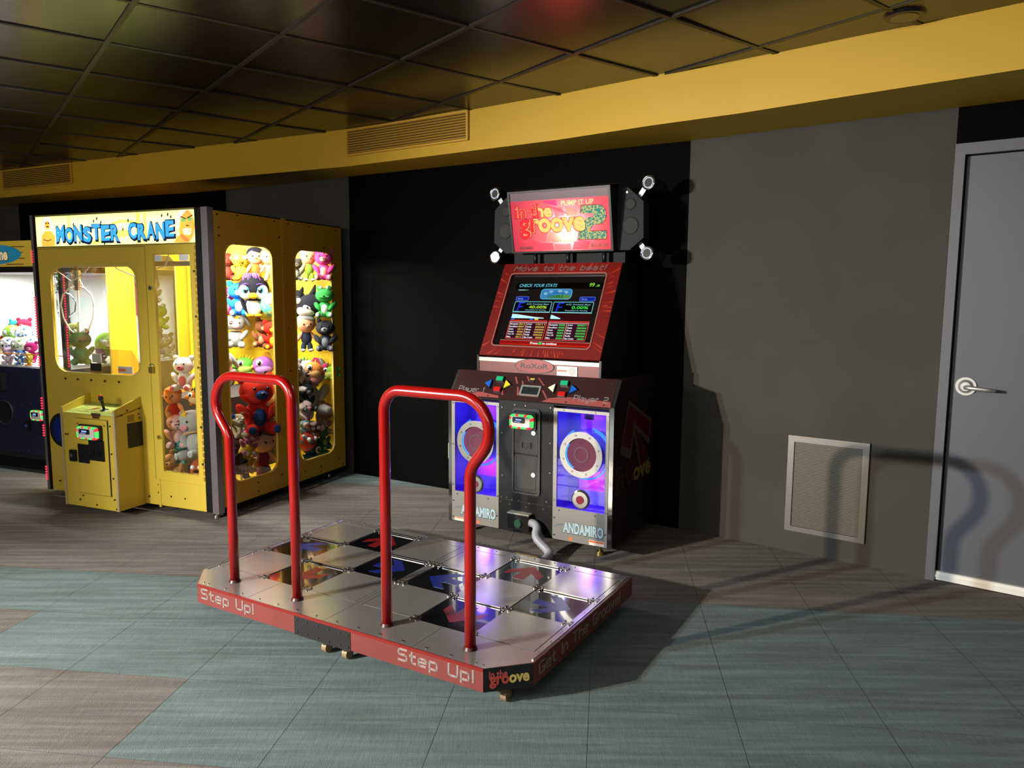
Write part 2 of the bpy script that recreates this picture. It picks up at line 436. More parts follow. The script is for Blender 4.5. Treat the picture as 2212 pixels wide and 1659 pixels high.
# yellow soffit that runs above the wall, and its two vents
OCHRE = mat('ochre_paint', 'cfa530', .55, spec=.35, bump=(240, .06))
SPTS = [(-8.8, 9.27), (-6.2, 8.03), (-4.95, 7.43), (-3.9, 6.9), (-2.67, 6.285), (-1.19, 5.53), (-.267, 4.92), (.25, 4.575), (.725, 4.19), (1.136, 3.893), (1.475, 3.604), (1.769, 3.36), (2.05, 3.13), (3.6, 1.84)]
wall_strip('trim_soffit', SPTS, SOF, CEIL + .03, .85, [OCHRE], [0] * 20)
VENTY = mat('vent_ochre', 'd0a035', .5)
def air_vent(a, c, label):
    a, c = Vector((*a, 0)), Vector((*c, 0)); ex = (c - a).normalized(); L = (c - a).length
    P = Pl(a, ex, (0, 0, 1)); z0, z1 = 2.418, 2.602
    t = thing('air_vent', label, 'vent', P.p(L / 2, z0), group='vents in the yellow soffit')
    inv = Matrix.Translation(-t.location)
    def fin(o): o.data.transform(inv); return o
    b = MB(); P.box(b, 0, z0, L, z1, .001, .004); fin(b.build('duct_opening', mat('vent_dark', '2a2008', .8), t))
    b = MB()
    for q in ((0, z0, .014, z1), (L - .014, z0, L, z1), (.014, z0, L - .014, z0 + .012), (.014, z1 - .01, L - .014, z1)): P.box(b, *q, .004, .018)
    fin(b.build('frame', VENTY, t))
    b = MB(); n = 10
    for k in range(n):
        z = z0 + .02 + (z1 - z0 - .034) * k / (n - 1)
        b.hexa([P.p(.014, z - .004, .004), P.p(L - .014, z - .004, .004), P.p(L - .014, z - .001, .004), P.p(.014, z - .001, .004),
                P.p(.014, z + .001, .017), P.p(L - .014, z + .001, .017), P.p(L - .014, z + .004, .017), P.p(.014, z + .004, .017)])
    fin(b.build('louvres', VENTY, t))
air_vent((-1.18, 5.525), (-.28, 4.928), 'yellow louvred air vent in the soffit above the open black wall')
air_vent((-4.9, 7.405), (-3.95, 6.925), 'yellow louvred air vent in the soffit above the two crane machines')

# glossy suspended ceiling
def ceiling():
    T = mat('ceiling_tile', '17130f', .27, spec=.6, bump=(6, .04))
    a = R(37.242); ca, sa = cos(a), sin(a); ox, oy = -1.53324, 3.19291; t = .6096
    def P(i, j, z): return Vector((ox + t * (i * ca - j * sa), oy + t * (i * sa + j * ca), z))
    b = MB(); g = .02; bars = MB(); rnd = random.Random(3)
    def inside(i, j):
        p = P(i + .5, j + .5, 0); return -8.5 < p.x < 6 and -4 < p.y < 9.6
    for i in range(-14, 18):
        for j in range(-16, 18):
            if not inside(i, j): continue
            k = [CEIL + rnd.uniform(-.003, .005) for _ in range(4)]
            b._f([b.bm.verts.new(P(i + g, j + g, k[0])), b.bm.verts.new(P(i + g, j + 1 - g, k[1])), b.bm.verts.new(P(i + 1 - g, j + 1 - g, k[2])), b.bm.verts.new(P(i + 1 - g, j + g, k[3]))])
            w = .019
            for (p0, p1) in (((i - w, j - w), (i + 1 - w, j + w)), ((i - w, j + w), (i + w, j + 1 - w))):
                q = [P(p0[0], p0[1], 0), P(p1[0], p0[1], 0), P(p1[0], p1[1], 0), P(p0[0], p1[1], 0)]
                bars.hexa([(v.x, v.y, CEIL - .005) for v in q] + [(v.x, v.y, CEIL + .004) for v in q])
    tag(b.build('ceiling', T), kind='structure')
    tag(bars.build('trim_ceiling_grid', mat('ceiling_grid', '2a2520', .45)), kind='structure')
    s = MB(); s.box((-9, -4.5, CEIL + .03), (6.5, 10, CEIL + .06)); tag(s.build('ceiling_slab', INK), kind='structure')
ceiling()
t = thing('recessed_downlight', 'dark recessed downlight in the ceiling above the door', 'light fitting', (1.62, 3.28, CEIL))
b = MB(); b.cyl((0, 0, -.012), (0, 0, .0), .075, .085, 28); b.build('trim_ring', BLACKP, t, auto=True)
b = MB(); b.cyl((0, 0, -.014), (0, 0, -.011), .055, None, 24); b.build('lens', mat('lens_olive', '4a4a30', .2), t)

# grille low on the grey wall
wp = Vector((1.045, 4.568, 0)); wd_ = (W5 - wp).normalized(); WP = Pl(wp, wd_, (0, 0, 1))
t = thing('wall_grille', 'silver framed return air grille low on the grey wall', 'vent', WP.p(.86, .123))
inv = Matrix.Translation(-t.location)
b = MB()
for q in ((.647, .123, .68, .671), (1.036, .123, 1.069, .671), (.68, .123, 1.036, .152), (.68, .636, 1.036, .671)): WP.box(b, *q, .0, .014)
o = b.build('frame', mat('grille_aluminium', '7f7b75', .4, .6), t, bevel=.003); o.data.transform(inv)
b = MB(); WP.box(b, .68, .152, 1.036, .636, .001, .003); o = b.build('backing', mat('grille_dark', '3f3a32', .8), t); o.data.transform(inv)
b = MB()
for k in range(60):
    z = .155 + .008 * k; WP.box(b, .682, z, 1.034, z + .0045, .003, .008)
o = b.build('slats', mat('grille_tan', '6e6658', .55, .2), t); o.data.transform(inv)

# ------------------------------------------------------------------ dance machine (local frame: x along its front, y back, z up)
YAW = -30.18
def dance_machine():
    t = thing('dance_machine', 'tall red and black dance arcade cabinet with a lit pink marquee and blue speaker panels', 'arcade machine', (-.3696, 4.4953, 0), R(YAW))
    Wd, zb = 1.048, .07
    FR = Pl((0, 0, 0), (1, 0, 0), (0, 0, 1))
    SD = Pl((Wd, 0, 0), (0, 1, 0), (0, 0, 1))
    CT = Pl((0, 0, .845), (1, 0, 0), (0, .1, .145))
    NK = Pl((0, .115, 0), (1, 0, 0), (0, 0, 1))
    MO = Pl((0, .115, 1.078), (1, 0, 0), (0, .305, .555))
    MQ = Pl((0, .42, 1.712), (1, 0, 0), (0, -.07, .348))
    SIDE = mat('cabinet_side_maroon', '180506', .55, spec=.25)
    # lower carcass: hollow behind the speaker windows
    b = MB()
    for u0, u1 in ((0, .02), (Wd - .02, Wd)):
        b.mi = 1 if u0 else 0
        b.prism([(u0, v, z) for v, z in ((0, zb), (.66, zb), (.66, .985), (.1, .985), (0, .845))], (u1 - u0, 0, 0))
    b.mi = 0
    b.box((.02, .64, zb), (Wd - .02, .66, .985)); b.box((.02, 0, zb), (Wd - .02, .64, zb + .02))
    b.prism([(.02, .1, .975), (.02, .64, .975), (.02, .64, .985), (.02, .1, .985)], (Wd - .04, 0, 0))
    b.prism([(.02, 0, .835), (.02, .1, .975), (.02, .1, .983), (.02, 0, .844)], (Wd - .04, 0, 0))
    for u in (.345, .7): b.box((u - .008, .002, zb + .02), (u + .008, .4, .83))
    b.build('lower_body', [BLACK, SIDE], t)
    # upper body behind monitor
    b = MB()
    for u in (.128, .912): b.prism([(u, v, z) for v, z in ((.117, .986), (.117, 1.078), (.42, 1.633), (.64, 1.633), (.66, .986))], (.012, 0, 0))
    b.prism([(.14, v, z) for v, z in ((.15, .986), (.15, 1.06), (.455, 1.627), (.64, 1.627), (.66, .986))], (.772, 0, 0))
    b.box((.14, .12, .986), (.912, .15, 1.06)); b.box((.14, .418, 1.62), (.912, .46, 1.633))
    b.build('upper_body', BLACK, t)
    # casters
    for u, v in ((.09, .08), (Wd - .09, .08), (.09, .57), (Wd - .09, .57)):
        b = MB(); b.cyl((u, v, .0), (u, v, .022), .024, .02); b.cyl((u, v, .022), (u, v, zb), .009)
        b.build('levelling_foot', mat('brass_zinc', '9a8a55', .3, .9), t, auto=True)
    # edge trims
    for nm, u in (('edge_trim', 0), ('edge_trim', Wd)):
        b = MB(); b.box((u - .012, -.006, zb), (u + .012, .004, .845)); b.build(nm, CHROME, t, bevel=.003)
    for u in (0, Wd):
        b = MB(); b.prism([(u - .01, -.004, .84), (u - .01, .0, .848), (u - .01, .097, .99), (u - .01, .105, .985)], (.02, 0, 0)); b.build('console_trim', mat('dull_chrome', '77787a', .3, 1.), t)
    for u in (.122, .92):
        b = MB(); b.box((u, .105, .985), (u + .012, .12, 1.085)); b.build('neck_trim', CHROME, t)
    # --- control console
    MAR = mat('console_maroon', '4a2f2e', .28, .55, var=(5, .25))
    b = MB(); CT.box(b, .008, 0, Wd - .008, .176, 0, .004); con = b.build('console_plate', MAR, t)
    RSTRIPE = mat('console_red_stripe', '8c4542', .35)
    b = MB()
    for x0, y0, x1, y1 in ((.40, .150, .425, .105), (.436, .085, .452, .03), (.475, .158, .497, .126), (.453, .125, .462, .105), (.55, .152, .60, .105), (.60, .075, .64, .025), (.34, .055, .352, .025)):
        CT.poly(b, [(x0, y0), (x0 + .011, y0), (x1 + .011, y1), (x1, y1)], .004, .0046)
    CT.poly(b, [(.66, .03), (.76, .046), (Wd - .02, .036), (Wd - .01, .002), (.62, .004)], .004, .0045)
    CT.poly(b, [(.19, .036), (.33, .02), (.34, .004), (.10, .004)], .004, .0045)
    b.build('red_flash', RSTRIPE, con)
    GB, RB, BB, YB, WB = (mat('button_' + n, c, .3, emit=c, estr=.12) for n, c in (('green', '18a06a'), ('red', 'b3161a'), ('blue', '1256b0'), ('yellow', 'c9bb2a'), ('ivory', 'd9d6b8')))
    def sq(x, y, m_, lab):
        b = MB(); CT.box(b, x - .026, y - .017, x + .026, y + .017, .003, .013); base = b.build('button', BLACKP, con, bevel=.002, label=lab)
        b = MB(); CT.box(b, x - .022, y - .013, x + .022, y + .013, .012, .021); b.build('button_cap', m_, base, bevel=.002)
    def tri(x, y, s, m_, lab):
        p = lambda k: [(x - s * .02 * k, y), (x + s * .018 * k, y + .026 * k), (x + s * .018 * k, y - .026 * k)]
        b = MB(); CT.poly(b, p(1.15), .003, .012); base = b.build('button', BLACKP, con, label=lab)
        b = MB(); CT.poly(b, p(1), .012, .02); b.build('button_cap', m_, base)
    sq(.312, .125, GB, 'green start button of player 1'); sq(.316, .055, RB, 'red button of player 1'); tri(.243, .088, 1, BB, 'blue left arrow button of player 1'); tri(.376, .09, -1, YB, 'yellow right arrow button of player 1')
    sq(.732, .125, GB, 'green start button of player 2'); sq(.735, .055, RB, 'red button of player 2'); tri(.662, .088, 1, WB, 'ivory left arrow button of player 2'); tri(.80, .09, -1, BB, 'blue right arrow button of player 2')
    plate('card_window_frame', CT, [rrect(.464, .032, .594, .099, .006), rrect(.477, .041, .583, .09, .004)], .004, .01, SILVER, con)
    b = MB(); CT.box(b, .474, .038, .586, .093, .004, .006); b.build('card_window', mat('smoked_glass', '23272a', .12), con)
    b = MB(); CT.box(b, .505, .118, .535, .134, .004, .009); b.build('memory_slot', INK, con)
    b = MB(); CT.box(b, .507, .134, .535, .146, .004, .008); b.build('slot_label', mat('label_yellow', 'b3a244', .5), con)
    LET = mat('silver_lettering', 'a39b97', .35, .5)
    strokes('lettering', CT, 'Player 1', (.048, .032, .222, .064), .004, LET, con, .0045)
    strokes('lettering', CT, 'Player 2', (.81, .028, 1.012, .06), .004, LET, con, .0045)
    b = MB()
    for x, y in ((.03, .155), (.28, .156), (.76, .152), (1.01, .15), (.262, .012), (.52, .012), (.77, .012), (.995, .012), (.08, .012)): CT.disc(b, x, y, .005, .004, .007, 10)
    b.build('screws', SCREW, con)
    # --- neck plate
    b = MB(); NK.box(b, .134, .988, .92, 1.072, 0, .004); nk = b.build('brand_plate', mat('neck_red', '5e332f', .38, .35), t)
    b = MB(); NK.box(b, .134, 1.052, .92, 1.074, .004, .007); b.build('silver_strip', SILVER, nk)
    b = MB(); NK.poly(b, circ(.512, 1.035, .128, 40, .042), .004, .008); NK.poly(b, circ(.512, 1.035, .128, 40, .042), .004, .0075); b.build('logo_oval', mat('logo_oval_red', '6e3230', .35, .4), nk)
    plate('logo_rim', NK, [circ(.512, 1.035, .129, 40, .043), circ(.512, 1.035, .124, 40, .0395)], .008, .009, mat('logo_rim_dark', '2d1716', .5), nk)
    text('lettering', NK, 'RoXoR', (.424, 1.022, .604, 1.052), .008, mat('letter_dark', '2a2322', .4, .4), nk, .012)
    b = MB(); NK.box(b, .66, .99, .787, 1.045, .008, .009); st = b.build('instruction_sticker', WHITE, nk)
    b = MB(); NK.box(b, .662, 1.014, .722, 1.024, .009, .0094); b.build('orange_bar', mat('sticker_orange', 'cf6a33', .5), st)
    b = MB(); NK.disc(b, .755, 1.017, .024, .009, .0093, 24); b.build('grey_seal', mat('sticker_grey', 'b8b4ae', .5), st)
    # --- monitor
    REDP = mat('bezel_red', '6c100b', .4, .1)
    x0, x1, L = .135, .922, .633
    bz = plate('monitor_bezel', MO, [rrect(x0, .005, x1, L - .003, .008), rrect(.205, .073, .84, .557, .02)], 0, .012, REDP, t)
    b = MB(); rnd = random.Random(5); cx, cy = .525, .31
    for k in range(110):
        a = 2 * pi * k / 110 + rnd.uniform(-.02, .02); w = rnd.uniform(.004, .012)
        def hit(a, bx0, by0, bx1, by1):
            dx, dy = cos(a), sin(a); ts = []
            if dx: ts += [((bx1 if dx > 0 else bx0) - cx) / dx]
            if dy: ts += [((by1 if dy > 0 else by0) - cy) / dy]
            q = min(ts); return cx + dx * q, cy + dy * q
        r0, r1 = hit(a, .192, .06, .853, .57), hit(a, x0 + .004, .01, x1 - .004, L - .008)
        px, py = -sin(a) * w, cos(a) * w
        b.mi = rnd.randrange(2)
        e = hit(a, .16, .03, .89, .60) if rnd.random() < .4 else r1
        MO.poly(b, [r0, (e[0] - px * .5, e[1] - py * .5), (e[0] + px * .5, e[1] + py * .5)], .012, .0124)
    b.build('ray_pattern', [mat('ray_orange', '9c2f14', .4), mat('ray_dark', '5c0a0a', .4)], bz)
    plate('screen_rim', MO, [rrect(.198, .066, .847, .564, .024), rrect(.205, .073, .84, .557, .02)], .006, .015, mat('rim_pink', '8f5c52', .4), bz)
    strokes('lettering', MO, 'Move to the beat!', (.215, .580, .82, .612), .0125, mat('title_grey', '7d6e6b', .35, .4), bz, .0065, .0012, .35)
    screen(MO, t)
    # --- marquee light box
    PINKB = mat('box_inside', '6a5050', .7)
    b = MB()
    th = .016
    for q in ((.186, -.01, .198, .362), (.848, -.01, .862, .362), (.198, -.01, .848, .0), (.198, .352, .848, .362)): MQ.box(b, *q, -.13, .008)
    b.mi = 1; MQ.box(b, .186, -.01, .862, .362, -.145, -.13)
    mq = b.build('marquee_box', [BLACKP, PINKB], t)
    PINK = backlit('marquee_pink', 'f02c54', .55, .4, thin=.1)
    b = MB(); MQ.flat(b, [(.198, 0), (.848, 0), (.848, .303), (.198, .303)], 0); pn = b.build('marquee_panel', PINK, mq)
    b = MB(); MQ.box(b, .198, .303, .848, .352, -.004, .001); b.build('smoked_strip', mat('smoked_strip', '5a4148', .3, emit='5a3a48', estr=.25), mq)
    b = MB(); rnd = random.Random(11)
    BR = [backlit('brick_' + c, c, .4, .6, thin=.1) for c in ('f4687e', 'f58a8a', 'f9a98a', 'e0359a')]
    # stone slabs in perspective running from upper left to lower right
    for (pts, k) in (([(.42, .295), (.51, .298), (.515, .262), (.43, .285)], 3), ([(.43, .275), (.53, .25), (.60, .205), (.50, .24)], 0), ([(.50, .196), (.56, .205), (.545, .255), (.49, .25)], 1), ([(.565, .2), (.64, .2), (.645, .235), (.572, .26)], 2), ([(.36, .10), (.44, .115), (.42, .055), (.34, .075)], 1),
                     ([(.45, .112), (.55, .105), (.53, .045), (.432, .06)], 2), ([(.55, .1), (.63, .105), (.60, .05), (.535, .045)], 2), ([(.37, .05), (.47, .045), (.47, .004), (.34, .004)], 0), ([(.48, .04), (.59, .04), (.585, .004), (.478, .004)], 1), ([(.25, .06), (.335, .066), (.325, .008), (.36, .04)], 0), ([(.66, .06), (.72, .05), (.70, .004), (.60, .004), (.61, .05)], 0)):
        b.mi = k; MQ.flat(b, pts, .0006)
    b.build('stone_pattern', BR, pn)
    GOLD = backlit('marquee_gold', 'ffd27a', .7, .5, thin=.3); GRED = backlit('marquee_letter_red', 'e8203a', .6, .2); WOOD = backlit('outline_maroon', '7a1428', .3, .1)
    def two(bx, ex_, lift, m_, nm, par):
        # the big numeral: a rounded upper bowl, a diagonal neck and a flat foot
        x0, y0, x1, y1 = bx; w, h_ = x1 - x0, y1 - y0; g = ex_
        out = [(x0 + w * .2 - g, y1 + g), (x0 + w * .75, y1 + g)] + [(x0 + w * .75 + (w * .25 + g) * sin(a), y0 + h_ * .72 + (h_ * .28 + g) * cos(a)) for a in [pi * k / 10 for k in range(1, 10)]]
        out += [(x0 + w * .75, y0 + h_ * .44 - g), (x0 + w * .58, y0 + h_ * .42), (x0 + w * .42, y0 + h_ * .27 + (g and -g)), (x0 + w * .46, y0 + h_ * .23 + g), (x0 + w * .98 + g, y0 + h_ * .23 + g), (x0 + w * .96 + g, y0 - g), (x0 - g, y0 - g), (x0 + w * .08 - g, y0 + h_ * .27)]
        out += [(x0 + w * .2, y0 + h_ * .5), (x0 + w * .36, y0 + h_ * .64 - g), (x0 + w * .55, y0 + h_ * .66 - g), (x0 + w * .6, y0 + h_ * .72), (x0 + w * .55, y0 + h_ * .77 + g), (x0 + w * .16 - g, y0 + h_ * .77)]
        me = MB(); MQ.flat(me, out, lift); return me.build(nm, m_, par)
    two((.634, .062, .826, .256), .004, .0012, WOOD, 'numeral_outline', pn)
    tw = bpy.data.materials.new('numeral_mottled'); tw.use_nodes = True; nt = tw.node_tree; nt.nodes.clear()
    vo = nt.nodes.new('ShaderNodeTexNoise'); vo.inputs['Scale'].default_value = 95; vo.inputs['Detail'].default_value = 1
    tc = nt.nodes.new('ShaderNodeTexCoord'); nt.links.new(tc.outputs['Object'], vo.inputs['Vector'])
    rp = nt.nodes.new('ShaderNodeValToRGB'); rp.color_ramp.interpolation = 'CONSTANT'; rp.color_ramp.elements[0].color = (*hexc('4fa89c'), 1); rp.color_ramp.elements[1].color = (*hexc('e8dc8c'), 1); rp.color_ramp.elements[1].position = .5
    nt.links.new(vo.outputs[0], rp.inputs[0]); em = nt.nodes.new('ShaderNodeEmission'); em.inputs[1].default_value = .8; nt.links.new(rp.outputs[0], em.inputs[0])
    om = nt.nodes.new('ShaderNodeOutputMaterial'); nt.links.new(em.outputs[0], om.inputs[0])
    two((.634, .062, .826, .256), 0, .0018, tw, 'numeral', pn)
    for s_, bx, split in (('in the', (.226, .2, .478, .28), .385), ('groove', (.25, .075, .69, .196), .36)):
        text('letter_outline', MQ, s_, (bx[0] - .003, bx[1] - .003, bx[2] + .003, bx[3] + .003), .002, WOOD, pn, .075, 0)
        o = text('letters', MQ, s_, bx, .0026, [GRED, GOLD], pn, .026, 0)
        for p in o.data.polygons: p.material_index = 1 if MQ.ex.dot(p.center - MQ.o) > split else 0
        text('letter_edge', MQ, s_, bx, .0024, GOLD, pn, .05, 0)
    text('letters', MQ, 'PUMP IT UP', (.543, .262, .752, .292), .002, backlit('pump_cream', 'ffe9a0', .95, .2), pn, .012, 0)
    text('letters', MQ, 'RoXoR', (.719, .014, .833, .036), .002, mat('brand_brown', '8c3a20', .4), pn, .03, .0004)
    text('letters', MQ, 'ANDAMIRO', (.236, .012, .334, .03), .002, mat('brand_dark', '4a1510', .4), pn, .03, .0004)
    bulb = MB(); bulb.cyl(MQ.p(.45, .13, -.09), MQ.p(.68, .13, -.09), .013, None, 14)
    lamp('marquee_bulb', 'POINT', MQ.p(.566, .122, -.04), 16, (1, .9, .6), size=.02, parent=t)
    # posts
    for u in (.33, .553, .79):
        b = MB(); b.cyl((u, .45, 1.62), (u, .45, 1.72), .013); b.build('support_post', DARKM, t, True)
    b = MB(); b.box((.15, .5, 1.63), (.9, .6, 1.71)); b.build('rear_brace', BLACK, t)
    b = MB(); b.box((.06, .54, 1.72), (.99, .62, 2.05)); b.build('rear_panel', BLACK, t)
    # speaker wings
    WG = mat('wing_grey', '1d1e21', .65, spec=.25)
    for s in (0, 1):
        X = (lambda x: x) if s else (lambda x: Wd - x)
        P = Pl((0, .46, 0), (1, 0, 0), (0, 0, 1))
        pts = [(X(.862), 2.068), (X(.925), 2.062), (X(1.02), 1.978), (X(1.025), 1.775), (X(.94), 1.706), (X(.862), 1.708)]
        b = MB(); P.poly(b, pts, -.09, 0); w = b.build('speaker_wing', WG, t, bevel=.004)
        for x, z, r in ((.94, 1.968, .031), (.944, 1.845, .047)):
            b = MB(); P.disc(b, X(x), z, r, -.004, .003, 28); P.ring(b, X(x), z, r, .003, .002); c = b.build('speaker_cone', mat('cone_black', '131314', .7), w, auto=True)
        b = MB(); P.disc(b, X(.92), 2.035, .006, 0, .004, 10); b.build('wing_screw', SCREW, w)
    # spotlights on the wing corners
    LENS = mat('spot_lens_dark', '3a3836', .2, emit='8c8880', estr=.1)
    LIT = glow('spot_lens_lit', (1, .93, .84), 30)
    for nm, u, z, mm in (('spotlight', .008, 2.085, LENS), ('spotlight', 1.035, 2.085, LENS), ('spotlight', 1.036, 1.688, LENS), ('spotlight', .012, 1.687, LIT)):
        P = Pl((0, .49, 0), (1, -.16, 0), (0, .1, 1)); P.o = Vector((u, .49, z))
        b = MB(); b.cyl(P.p(0, 0, -.16), P.p(0, 0, -.005), .036, .042, 28); sp = b.build(nm, BLACK, t, auto=True)
        b = MB(); P.ring(b, 0, 0, .037, .006); b.build('lens_ring', CHROME, sp, True)
        b = MB(); P.disc(b, 0, 0, .033, -.006, .0, 24); b.build('lens', mm, sp)
        if mm is LENS:
            b = MB(); P.ring(b, 0, 0, .028, .0028); b.build('light_ring', glow('ring_white', (.8, .85, 1), .8), sp, True)
        s = -1 if u < .5 else 1; vs_ = 1 if z > 1.9 else -1
        b = MB(); b.hexa([(u - s * .075, .50, z - vs_ * .075), (u - s * .055, .50, z - vs_ * .095), (u - s * .01, .50, z - vs_ * .03), (u - s * .03, .50, z - vs_ * .012)] + [(u - s * .075, .51, z - vs_ * .075), (u - s * .055, .51, z - vs_ * .095), (u - s * .01, .51, z - vs_ * .03), (u - s * .03, .51, z - vs_ * .012)])
        b.build('bracket', mat('bracket_grey', '8d8f93', .35, .6), sp)
    o = lamp('lit_spot_beam', 'SPOT', (.008, .478, 1.687), 9, (1, .93, .85), size=.03, spot=110, parent=t)
    o.rotation_euler = Vector((-.25, -1, -.1)).to_track_quat('-Z', 'Y').to_euler()
    # --- speaker panels
    for s in (0, 1): speaker_panel(FR, t, .0115 if s == 0 else .7, s)
    coin_panel(FR, t)
    # side art: upright arrow and the game name
    ART = mat('art_red', '52100e', .5, spec=.25); EDG = mat('art_edge', '5a4c44', .55, spec=.25); SH = mat('art_shadow', '5a4a44', .5)
    out = [(.241, .85), (.60, .70), (.575, .577), (.37, .68), (.33, .735), (.277, .53), (.129, .60)]
    b = MB(); SD.poly(b, [(.235, .862), (.612, .705), (.578, .556), (.40, .655), (.60, .46), (.44, .425), (.325, .66), (.285, .515), (.118, .575)], .0002, .0006); b.build('arrow_edge', EDG, t)
    b = MB(); SD.poly(b, [(.246, .838), (.585, .692), (.572, .60), (.36, .705), (.325, .745), (.278, .575), (.146, .622)], .0006, .001)
    SD.poly(b, [(.335, .69), (.372, .668), (.585, .475), (.448, .445)], .0006, .001); b.build('arrow_print', ART, t)
    text('lettering', SD, 'in the', (.06, .455, .40, .53), .0006, mat('side_text_red', '3a1210', .5), t, .03, .0004)
    o = text('lettering', SD, 'groove', (.05, .345, .615, .455), .001, [mat('side_text_red', '3a1210', .5), mat('side_text_gold', '8a7a30', .5)], t, .034, .0004)
    for p in o.data.polygons: p.material_index = 1 if p.center.y > .34 else 0
    b = MB(); b.box((-.016, -.004, .455), (-.012, .02, .55)); b.build('cream_tab', mat('cream_tab', 'c9c3a4', .5), t)
    return t

